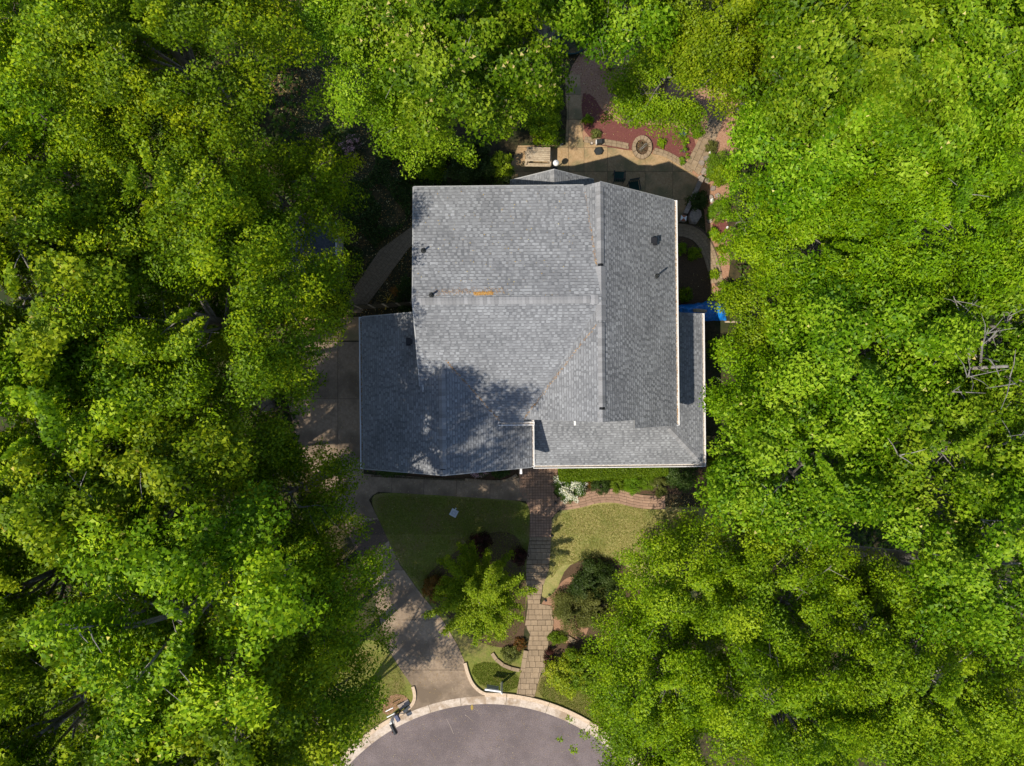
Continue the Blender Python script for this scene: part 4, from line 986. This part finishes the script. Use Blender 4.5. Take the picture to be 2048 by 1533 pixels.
# ================================================================== OBJECTS
def wooden_bench():
    c = P(1077, 309, .75); root = empty('garden_bench', (c.x, c.y, 0.034), R(-1.5), label='weathered slatted wooden bench table on the sunny patio', category='bench')
    for k in range(7):
        MB().box((0, -.30 + k * .10, .72 + (k % 2) * .003), (1.14, .088, .035)).build('plank', M['wood'], root, bevel=.004)
    MB().box((-.02, -.43, .42), (1.26, .16, .04)).build('seat', M['wood'], root, bevel=.004)
    for sx in (-1, 1):
        for y in (-.28, .28): MB().box((sx * .50, y, .35), (.08, .08, .70)).build('leg', M['wood'], root)
        MB().box((sx * .60, -.12, .50), (.08, .70, .05)).build('armrest', M['wood'], root)
    MB().box((0, .0, .66), (1.0, .06, .08)).build('rail', M['wood'], root)
wooden_bench()
def lantern():
    c = P(1112, 326, 1.0); root = empty('garden_lamp', (c.x, c.y, .034), label='white round garden lamp on a post at the bay gable tip', category='lamp')
    MB().lathe([(.14, .0), (.14, .03), (.03, .06), (.025, .8), (.05, .83)], n=14).build('post', M['darkmetal'], root)
    MB().lathe([(.06, .82), (.13, .86), (.145, .93), (.13, 1.0), (.06, 1.05), (.03, 1.06), (.028, 1.10)], n=20).build('lamp_shade', M['white'], root, smooth=True)
lantern()
def pot(px, py, r, h, m, label, name='flower_pot', n=16, soil=True, plant=None, cat='pot'):
    c = P(px, py); root = empty(name, (c.x, c.y, c.z + .034), label=label, category=cat)
    MB().lathe([(r * .7, 0), (r * .85, h * .5), (r, h * .92), (r * 1.08, h), (r * .92, h), (r * .86, h * .88)], n=n).build('bowl', m, root)
    if soil: MB().lathe([(r * .85, h * .80), (r * .4, h * .84)], n=n).build('soil', M['dark_mulch'], root)
    return root
pot(1361, 272, .17, .42, M['navy'], 'navy blue glazed pot in the red mulch below the dogwood')
pot(1195, 306, .20, .22, M['darkmetal'], 'dark hexagonal fire bowl on the patio near the mulch bed', 'fire_bowl', 6, cat='bowl')
pot(1121, 291, .10, .3, M['bluepaint'], 'small grey blue pot at the patio corner shrub')
def planter():
    c = P(1197, 288); root = empty('planter_box', (c.x, c.y, .06), R(4), label='dark square planter with one white side on the patio edge', category='planter')
    MB().box((0, 0, .16), (.26, .20, .32)).build('body', M['darkmetal'], root); MB().box((-.14, 0, .13), (.03, .20, .26)).build('side_panel', M['white'], root)
    c = P(1183, 288); r2 = empty('stepping_tile', (c.x, c.y, .055), R(12), label='small pale square tile with a dark frame on the patio edge', category='tile')
    MB().box((0, 0, .015), (.15, .15, .03)).build('frame', M['darkmetal'], r2); MB().box((0, 0, .032), (.10, .10, .012)).build('face', M['gutterpan'], r2)
planter()
def fire_pit():
    c = P(1283, 297); root = empty('fire_pit', (c.x, c.y, .03), label='round stone fire pit filled with brown sticks in the patio edge', category='fire pit')
    n = 14
    for i in range(n):
        a0, a1 = 2 * math.pi * i / n + .02, 2 * math.pi * (i + 1) / n - .02; ri, ro = .34, .52
        sc = lambda r_, a: (r_ * math.cos(a) * .95, r_ * math.sin(a) * 1.12)
        MB().prism([sc(ri, a0), sc(ro, a0), sc(ro, a1), sc(ri, a1)], -.02, .16 + random.uniform(-.01, .015)).build('stone', M['slab'], root)
    MB().lathe([(.36, .0), (.2, .03)], n=20).build('ash', M['dark_mulch'], root)
    rr = random.Random(3)
    for i in range(12):
        a = rr.gauss(.9, .6); l_ = rr.uniform(.3, .6); x, y = rr.uniform(-.12, .12), rr.uniform(-.12, .12)
        MB().tube([(x - math.cos(a) * l_ / 2, y - math.sin(a) * l_ / 2, .05 + i * .008), (x + math.cos(a) * l_ / 2, y + math.sin(a) * l_ / 2, .10 + i * .008)], rr.uniform(.010, .02), 5).build('stick', M['palebark'] if i % 3 == 0 else M['darkwood'], root)
fire_pit()
def chair(px, py, rz, label):
    c = P(px, py, .45); root = empty('patio_chair', (c.x, c.y, .034), rz, label=label, category='chair', group='dark metal patio chairs')
    MB().box((0, 0, .42), (.48, .48, .04)).build('seat', M['trampoline'], root)
    for k in range(5): MB().box((-.19 + k * .095, .25, .66), (.05, .03, .46)).build('slat', M['trampoline'], root)
    MB().box((0, .25, .90), (.50, .05, .05)).build('backrest', M['darkmetal'], root)
    for sx in (-1, 1):
        MB().box((sx * .26, 0, .62), (.05, .50, .03)).build('armrest', M['darkmetal'], root)
        for y in (-.22, .22): MB().box((sx * .24, y, .21), (.03, .03, .42)).build('leg', M['darkmetal'], root)
chair(1238, 354, R(178), 'dark green patio chair standing free in the house shade')
chair(1268, 374, R(10), 'dark patio chair half hidden under the rear roof rake')
def tub():
    c = P(1140, 95); root = empty('garden_tub', (c.x, c.y, .01), label='oval dark green tub under the trees above the garden path', category='tub')
    pr = [(.60, .0), (.72, .35), (.78, .40), (.70, .41), (.62, .1)]
    o = MB().lathe(pr, n=28).build('body', M['trampoline'], root); o.scale = (1.05, .7, 1)
    o = MB().lathe([(.64, .28), (.1, .281)], n=28).build('water', M['ivy'], root); o.scale = (1.05, .7, 1)
tub()
def pyramid():
    c = P(1367, 437, .3); root = empty('garden_ornament', (c.x, c.y, .034), R(-8), label='small square pedestal top with red and white triangles by the patio end', category='ornament')
    MB().box((0, 0, .15), (.26, .26, .30)).build('pedestal', M['stone'], root)
    s_ = .14; mb = MB(); v = [(-s_, -s_, .302), (s_, -s_, .302), (s_, s_, .302), (-s_, s_, .302), (0, 0, .36)]
    mb.add(v, [(0, 1, 4)], 0).add(v, [(1, 2, 4)], 1).add(v, [(2, 3, 4)], 0).add(v, [(3, 0, 4)], 1)
    mb.build('cap', [M['terracotta'], M['white']], root)
pyramid()
strip([P(1402, 358).to_2d(), P(1368, 430).to_2d()], .20, 0, .35, 'garden_wall', M['stone'], None, label='low diagonal stone wall at the patio end', category='wall')
def rock(px, py, r, label, h=.12, group=None, flat=True):
    c = P(px, py); rg = random.Random(int(px * 5 + py)); n = 9; mb = MB()
    rad = [r * rg.uniform(.8, 1.2) for _ in range(n)]
    top = [(rad[i] * .88 * math.cos(i * 6.283 / n), rad[i] * .88 * math.sin(i * 6.283 / n), h + rg.uniform(-.01, .01)) for i in range(n)]
    mid = [(rad[i] * math.cos(i * 6.283 / n), rad[i] * math.sin(i * 6.283 / n), h * .6) for i in range(n)]
    bot = [(rad[i] * math.cos(i * 6.283 / n), rad[i] * math.sin(i * 6.283 / n), -.03) for i in range(n)]
    mb.add(bot + mid + top, [tuple(range(2 * n, 3 * n))] + [(k * n + i, k * n + (i + 1) % n, (k + 1) * n + (i + 1) % n, (k + 1) * n + i) for k in (0, 1) for i in range(n)])
    o = mb.build('flagstone' if flat else 'rock', M['stone'], label=label, category='stone', group=group); o.location = (c.x, c.y, c.z + .01); return o
rk = [(1412, 318, .16), (1402, 327, .14), (1418, 332, .15), (1408, 344, .17), (1423, 348, .12), (1400, 356, .12), (1414, 362, .15), (1425, 378, .14), (1420, 396, .13), (1434, 392, .12), (1424, 412, .12), (1437, 408, .13), (1428, 428, .15), (1419, 442, .13), (1440, 424, .10)]
for i, (x, y, r_) in enumerate(rk):
    rock(x, y, r_, 'flat grey brown flagstone in the irregular stone strip beside the patio shadow', group='flagstones beside the patio')
rock(1388, 433, .36, 'broad mossy grey boulder beside the red and white ornament', .3, flat=False)
rock(1423, 402, .09, 'small white round stone among the flagstones', .14, flat=False).data.materials[0] = M['white']
rock(1420, 306, .07, 'small white ball stone beside the grassy tuft', .12, flat=False).data.materials[0] = M['white']
rock(1454, 456, .06, 'tiny white stone in the little red mulch bed', .10, flat=False).data.materials[0] = M['white']

def tarp():
    a, b = P(1350, 622), P(1452, 626); root = empty('tarp', ((a.x + b.x) / 2, (a.y + b.y) / 2, 0), label='crumpled bright blue tarp over a woodpile beside the narrow porch roof', category='tarp')
    nx, ny = 60, 26; lx, ly = (b.x - a.x), .95; vs, fs = [], []
    for j in range(ny + 1):
        for i in range(nx + 1):
            u, v = i / nx * 2 - 1, j / ny * 2 - 1; taper = 1 - .35 * (u < -.1) * abs(u + .1) - .1 * max(0, u)
            x, y = u * lx / 2, v * ly / 2 * taper + .04 * math.sin(u * 4)
            h = .55 * max(0, 1 - abs(v) ** 2.6) * max(0, 1 - abs(u) ** 5) + .02
            nz = mnoise.noise(Vector((x * 2.6, y * 3.2, .3))) * .16 + abs(mnoise.noise(Vector((x * 7, y * 5, 4)))) * .09
            vs.append((x + mnoise.noise(Vector((y * 3, x, 8))) * .05, y + mnoise.noise(Vector((x * 3, y, 2))) * .08, max(.02, h + nz * (1 if h > .1 else .3))))
    for j in range(ny):
        for i in range(nx): k = j * (nx + 1) + i; fs.append((k, k + 1, k + nx + 2, k + nx + 1))
    MB().add(vs, fs).build('sheet', M['tarp'], root)
    r2 = empty('log', (*P(1400, 622, .7).to_2d(), .62), R(-3), label='yellow brown split log lying on the blue tarp', category='log')
    MB().tube([(-.33, 0, .06), (-.1, .01, .07), (.15, 0, .06), (.33, .01, .06)], [.07, .09, .085, .06], 8).build('log_body', M['wood'], r2, smooth=True)
    MB().tube([(1.2, -.5, .05), (2.0, -.5, .06)], .05, 6).build('pole', M['wood'], root)
tarp()
def plate():
    c = P(908, 1026); root = empty('valve_cover', (c.x, c.y, c.z + .012), R(-28), label='small grey square valve cover lying tilted on the shaded lawn', category='cover')
    MB().box((0, 0, .03), (.36, .36, .05)).build('frame', M['plateedge'], root, bevel=.006)
    MB().box((0, 0, .058), (.22, .22, .012)).build('lid', M['bluepaint'], root)
    MB().box((.0, .0, .066), (.12, .07, .008)).build('handle', M['plateedge'], root)
    MB().box((-.02, .22, .02), (.05, .10, .03)).build('hinge', M['plateedge'], root)
plate()
def sign():
    b = P(1004, 1365); root = empty('yard_sign', (b.x, b.y, b.z), R(-8), label='white real estate sign post with one arm at the kerb', category='sign')
    MB().box((0, 0, .60), (.10, .10, 1.2)).build('post', M['white'], root, bevel=.006)
    MB().lathe([(.07, 1.2), (.07, 1.23), (.02, 1.28)], n=4).build('cap', M['white'], root)
    MB().box((-.44, 0, 1.06), (.80, .08, .09)).build('arm', M['white'], root, bevel=.005)
    MB().box((-.46, 0, .72), (.60, .025, .42)).build('panel', M['bluepaint'], root)
    for x in (-.68, -.24): MB().tube([(x, 0, .92), (x, 0, 1.02)], .006, 5).build('hook', M['darkmetal'], root)
sign()
def mailbox():
    b = P(789, 1427); root = empty('mailbox', (b.x, b.y, b.z), R(-153), label='black mailbox on a white bracketed post at the driveway corner', category='mailbox')
    MB().box((0, 0, .52), (.11, .11, 1.1)).build('post', M['white'], root, bevel=.006)
    MB().box((0, .22, .92), (.10, .60, .07)).build('arm', M['white'], root)
    mb = MB(); n = 9; prof = [(-.09, 0), (-.09, .11)] + [(-.09 * math.cos(math.pi * i / n), .11 + .09 * math.sin(math.pi * i / n)) for i in range(1, n)] + [(.09, .11), (.09, 0)]
    k = len(prof); vs = [(x, .04, .97 + z) for x, z in prof] + [(x, .56, .97 + z) for x, z in prof]
    mb.add(vs, [tuple(range(k)), tuple(range(2 * k - 1, k - 1, -1))] + [(i, k + i, k + (i + 1) % k, (i + 1) % k) for i in range(k)]); mb.build('box', M['black'], root)
    MB().box((.10, .40, 1.10), (.012, .06, .16)).build('flag', M['terracotta'], root)
    for k in (0, 1): MB().box((-.05 + k * .0, -.25 - k * .22, .72 - k * .2), (.42, .04, .05)).build('crosspiece', M['white'], root)
    MB().tube([(0, 0, .3), (0, .3, .88)], .025, 5).build('brace', M['white'], root)
    c = P(797, 1422); r2 = empty('newspaper_box', (b.x + .28, b.y + .15, b.z), R(-62), label='dark blue newspaper box beside the black mailbox', category='newspaper box')
    MB().box((0, 0, .78), (.34, .17, .19)).build('body', M['navy'], r2, bevel=.01); MB().box((0, 0, .35), (.06, .06, .70)).build('post', M['darkwood'], r2)
    c = P(808, 1409); r3 = empty('stepping_slab', (c.x, c.y, c.z + .014), R(32), label='grey stepping slab behind the mailbox post', category='slab')
    MB().box((0, 0, .02), (.62, .28, .04)).build('slab_top', M['stone'], r3)
mailbox()
def fence(a, b, z, n, label, h=1.5):
    A, B = P(*a, None), P(*b, None); root = empty('wooden_fence', (A.x, A.y, 0), math.atan2(B.y - A.y, B.x - A.x), label=label, category='fence', group='dark wooden fences'); L_ = (B - A).length
    for zz in (.35, 1.2): MB().box((L_ / 2, .04, zz), (L_, .05, .09)).build('rail', M['darkwood'], root)
    for i in range(n): MB().box((L_ * (i + .5) / n, 0, h / 2 + random.uniform(-.02, .02)), (L_ / n * .78, .025, h)).build('picket', M['wood'] if i % 5 == 0 else M['darkwood'], root)
    for x in (0, L_ / 2, L_): MB().box((x, .08, h / 2 + .05), (.10, .10, h + .1)).build('post', M['darkwood'], root)
fence((694, 620), (832, 612), 1.5, 26, 'shaded wooden picket fence from the garage roof to the maple')
fence((683, 470), (686, 562), 1.2, 20, 'dark wooden deck railing beside the small slate shed', 1.1)
def shed():
    a = P(655, 500, 2.6); root = empty('garden_shed', (a.x - .9, a.y, 0), label='small shed with dark slate roof under the left canopy', category='shed')
    MB().box((0, 0, 1.15), (2.0, 2.4, 2.3)).build('wall', M['siding'], root)
    for s_ in (-1, 1):
        MB().add([(0, -1.35, 2.9), (0, 1.35, 2.9), (s_ * 1.2, 1.35, 2.35), (s_ * 1.2, -1.35, 2.35), (0, -1.35, 2.82), (0, 1.35, 2.82), (s_ * 1.2, 1.35, 2.27), (s_ * 1.2, -1.35, 2.27)],
                 [(0, 1, 2, 3)[::-s_], (4, 5, 6, 7)[::s_], (3, 2, 6, 7), (0, 3, 7, 4), (1, 2, 6, 5)]).build('roof', M['slate'], root)
    MB().box((1.22, 0, 2.30), (.04, 2.7, .09)).build('fascia', M['white'], root)
    MB().box((.3, -1.22, 1.0), (.8, .05, 1.9)).build('door', M['darkwood'], root)
shed()
# yellow-leaved bare sapling by the fence
def sapling():
    c = P(775, 598, 1.4); root = empty('sapling', (c.x, c.y, 0), label='thin yellow stemmed sapling leaning over the wooden fence', category='sapling')
    mb = MB().tube([(-.35, -.35, 0), (-.1, -.1, 1.0), (.35, .35, 1.7)], [.03, .025, .012], 5)
    for a, l_ in ((2.6, .35), (-.4, .4), (1.9, .3), (3.6, .3), (.2, .3)): mb.tube([(.0, .0, 1.15), (math.cos(a) * l_, math.sin(a) * l_, 1.4)], [.012, .004], 4)
    mb.build('stem', M['yellow'], root)
    rg = np.random.default_rng(3); c_ = np.array([.35, .35, 1.7]) + rg.normal(size=(160, 3)) * .10
    np_mesh('foliage', leaf_quads(c_, unit(rg.normal(size=(160, 3)) + [0, 0, 1]), .04, .6, rg), 3, M['rust'], rg.uniform(.2, .9, 160), root)
sapling()
# path lights and small stakes by the walk
for i, (px, py, lb) in enumerate([(1104, 1068, 'small black path light on the dry lawn beside the upper steps'), (1091, 1196, 'small black path light by the lower bend of the walk'), (1110, 1003, 'small black path light where the curved path begins')]):
    c = P(px, py); root = empty('path_light', (c.x, c.y, c.z), label=lb, category='path light', group='black path lights')
    MB().tube([(0, 0, 0), (0, 0, .42)], .012, 6).build('stake', M['black'], root); MB().lathe([(.02, .36), (.075, .40), (.06, .43), (.01, .46)], n=12).build('lamp_shade', M['black'], root)

# ------------------------------------------------------------------ grass blades, fallen bits
def grass(poly, n, seed, label, t0, t1, cut=None):
    rg = np.random.default_rng(seed); xs = [p[0] for p in poly]; ys = [p[1] for p in poly]; pts = []
    while len(pts) < n:
        x, y = rg.uniform(min(xs), max(xs)), rg.uniform(min(ys), max(ys))
        if inside(poly, x, y): pts.append((x, y, g(y) + .01))
    c = np.array(pts); a = rg.uniform(0, 6.28, n); h = rg.uniform(.03, .07, n)
    w_ = np.stack([np.cos(a), np.sin(a), np.zeros(n)], 1) * .011
    tip = c + np.stack([rg.normal(0, .03, n), rg.normal(0, .03, n), h], 1)
    np_mesh('grass', np.stack([c - w_, c + w_, tip], 1).reshape(-1, 3), 3, M['grassblade'], rg.uniform(t0, t1, n), label=label, category='grass', kind='stuff')
pl = lambda pts: [(p.x, p.y) for p in smooth_poly(PP(pts), 1)]
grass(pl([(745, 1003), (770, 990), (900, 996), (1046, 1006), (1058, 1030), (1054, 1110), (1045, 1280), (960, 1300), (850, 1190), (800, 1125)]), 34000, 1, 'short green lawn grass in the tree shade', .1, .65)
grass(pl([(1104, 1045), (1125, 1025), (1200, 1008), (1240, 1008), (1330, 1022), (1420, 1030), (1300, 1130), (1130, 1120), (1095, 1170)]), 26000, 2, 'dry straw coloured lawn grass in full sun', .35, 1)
grass(pl([(935, 1335), (980, 1320), (1040, 1350), (1033, 1384), (968, 1380)]), 9000, 3, 'green grass strip around the white sign post', .1, .6)
grass(pl([(1072, 1392), (1086, 1345), (1150, 1345), (1220, 1400), (1200, 1450), (1140, 1425)]), 9000, 4, 'green grass strip along the kerb beside the walk', .1, .6)
grass(pl([(660, 1330), (770, 1290), (820, 1385), (800, 1410), (720, 1480), (620, 1500)]), 12000, 5, 'patchy grass around the mailbox bed', .2, .8)
def litter(poly, n, seed, label, size, zoff, t=(0, 1), name='leaf_litter'):
    rg = np.random.default_rng(seed); xs = [p[0] for p in poly]; ys = [p[1] for p in poly]; pts = []
    while len(pts) < n:
        x, y = rg.uniform(min(xs), max(xs)), rg.uniform(min(ys), max(ys))
        if inside(poly, x, y): pts.append((x, y, g(y) + zoff))
    scatter_bits(name, pts, size, M['litter'], rg.uniform(*t, n), label=label, category='leaf litter', kind='stuff')
litter(pl([(540, -40), (640, -40), (830, 240), (830, 640), (690, 640), (680, 300), (540, 260)]), 9000, 11, 'dead leaves over the shaded clearing floor', .035, .02)
litter(pl([(600, 690), (720, 690), (725, 950), (1040, 960), (1060, 1000), (770, 985), (860, 1200), (960, 1390), (830, 1390), (780, 1260)]), 2200, 12, 'scattered leaf bits on the driveway concrete', .018, .06, (.3, 1))
litter([tuple(p) for p in arc(R0 - .1, -60, 60, 20)] + [(RC.x + 6, RC.y), (RC.x - 6, RC.y)], 4800, 13, 'orange flecks of fallen blossom on the asphalt', .015, .03, (.4, 1), 'fallen_petals')
litter(pl([(1030, 320), (1160, 150), (1450, 210), (1440, 560), (1350, 620), (1350, 440), (1030, 420)]), 2600, 14, 'leaf flecks over the patio and rear garden', .018, .07, (.2, 1))
litter(pl([(1330, 990), (1480, 980), (1500, 1100), (1400, 1080), (1340, 1040)]), 1500, 15, 'dead leaves beside the dry lawn under the trees', .03, .02)
litter(pl([(1350, 100), (1120, 90), (1130, 200), (1220, 260), (1300, 160)]), 1500, 16, 'dead leaves on the red garden soil', .03, .02)
def ivy(poly, n, seed, label):
    rg = np.random.default_rng(seed); xs = [p[0] for p in poly]; ys = [p[1] for p in poly]; pts = []
    while len(pts) < n:
        x, y = rg.uniform(min(xs), max(xs)), rg.uniform(min(ys), max(ys))
        if inside(poly, x, y) and mnoise.noise(Vector((x * .9, y * .9, 2))) > -.12: pts.append((x, y, .03 + rg.uniform(0, .22)))
    c = np.array(pts); np_mesh('undergrowth', leaf_quads(c, unit(rg.normal(size=(n, 3)) * .6 + [0, 0, 1]), .055, .7, rg), 3, M['dark'], np.clip(rg.normal(.4, .3, n), 0, .9), label=label, category='ground cover', kind='stuff')
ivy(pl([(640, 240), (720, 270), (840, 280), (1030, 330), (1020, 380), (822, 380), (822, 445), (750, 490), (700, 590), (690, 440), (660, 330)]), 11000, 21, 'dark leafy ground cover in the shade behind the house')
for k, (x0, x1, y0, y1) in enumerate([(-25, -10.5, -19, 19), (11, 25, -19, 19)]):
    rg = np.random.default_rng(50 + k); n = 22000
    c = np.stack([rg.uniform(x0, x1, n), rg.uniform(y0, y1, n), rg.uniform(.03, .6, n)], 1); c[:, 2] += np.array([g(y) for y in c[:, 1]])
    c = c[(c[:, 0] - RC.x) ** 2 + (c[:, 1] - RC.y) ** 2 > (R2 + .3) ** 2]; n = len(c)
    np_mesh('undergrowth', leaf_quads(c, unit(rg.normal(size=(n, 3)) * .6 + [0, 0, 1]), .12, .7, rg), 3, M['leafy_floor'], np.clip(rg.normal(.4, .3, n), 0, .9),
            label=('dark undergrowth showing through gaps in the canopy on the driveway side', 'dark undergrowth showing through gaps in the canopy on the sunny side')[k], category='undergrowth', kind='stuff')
litter(pl([(745, 1003), (900, 996), (1046, 1006), (1054, 1110), (850, 1190)]), 900, 31, 'stray leaf bits on the shaded lawn', .022, .06, (.2, .9))
litter(pl([(1104, 1045), (1200, 1008), (1330, 1022), (1300, 1130), (1130, 1120)]), 500, 32, 'stray leaf bits on the dry lawn', .018, .06, (0, .6))
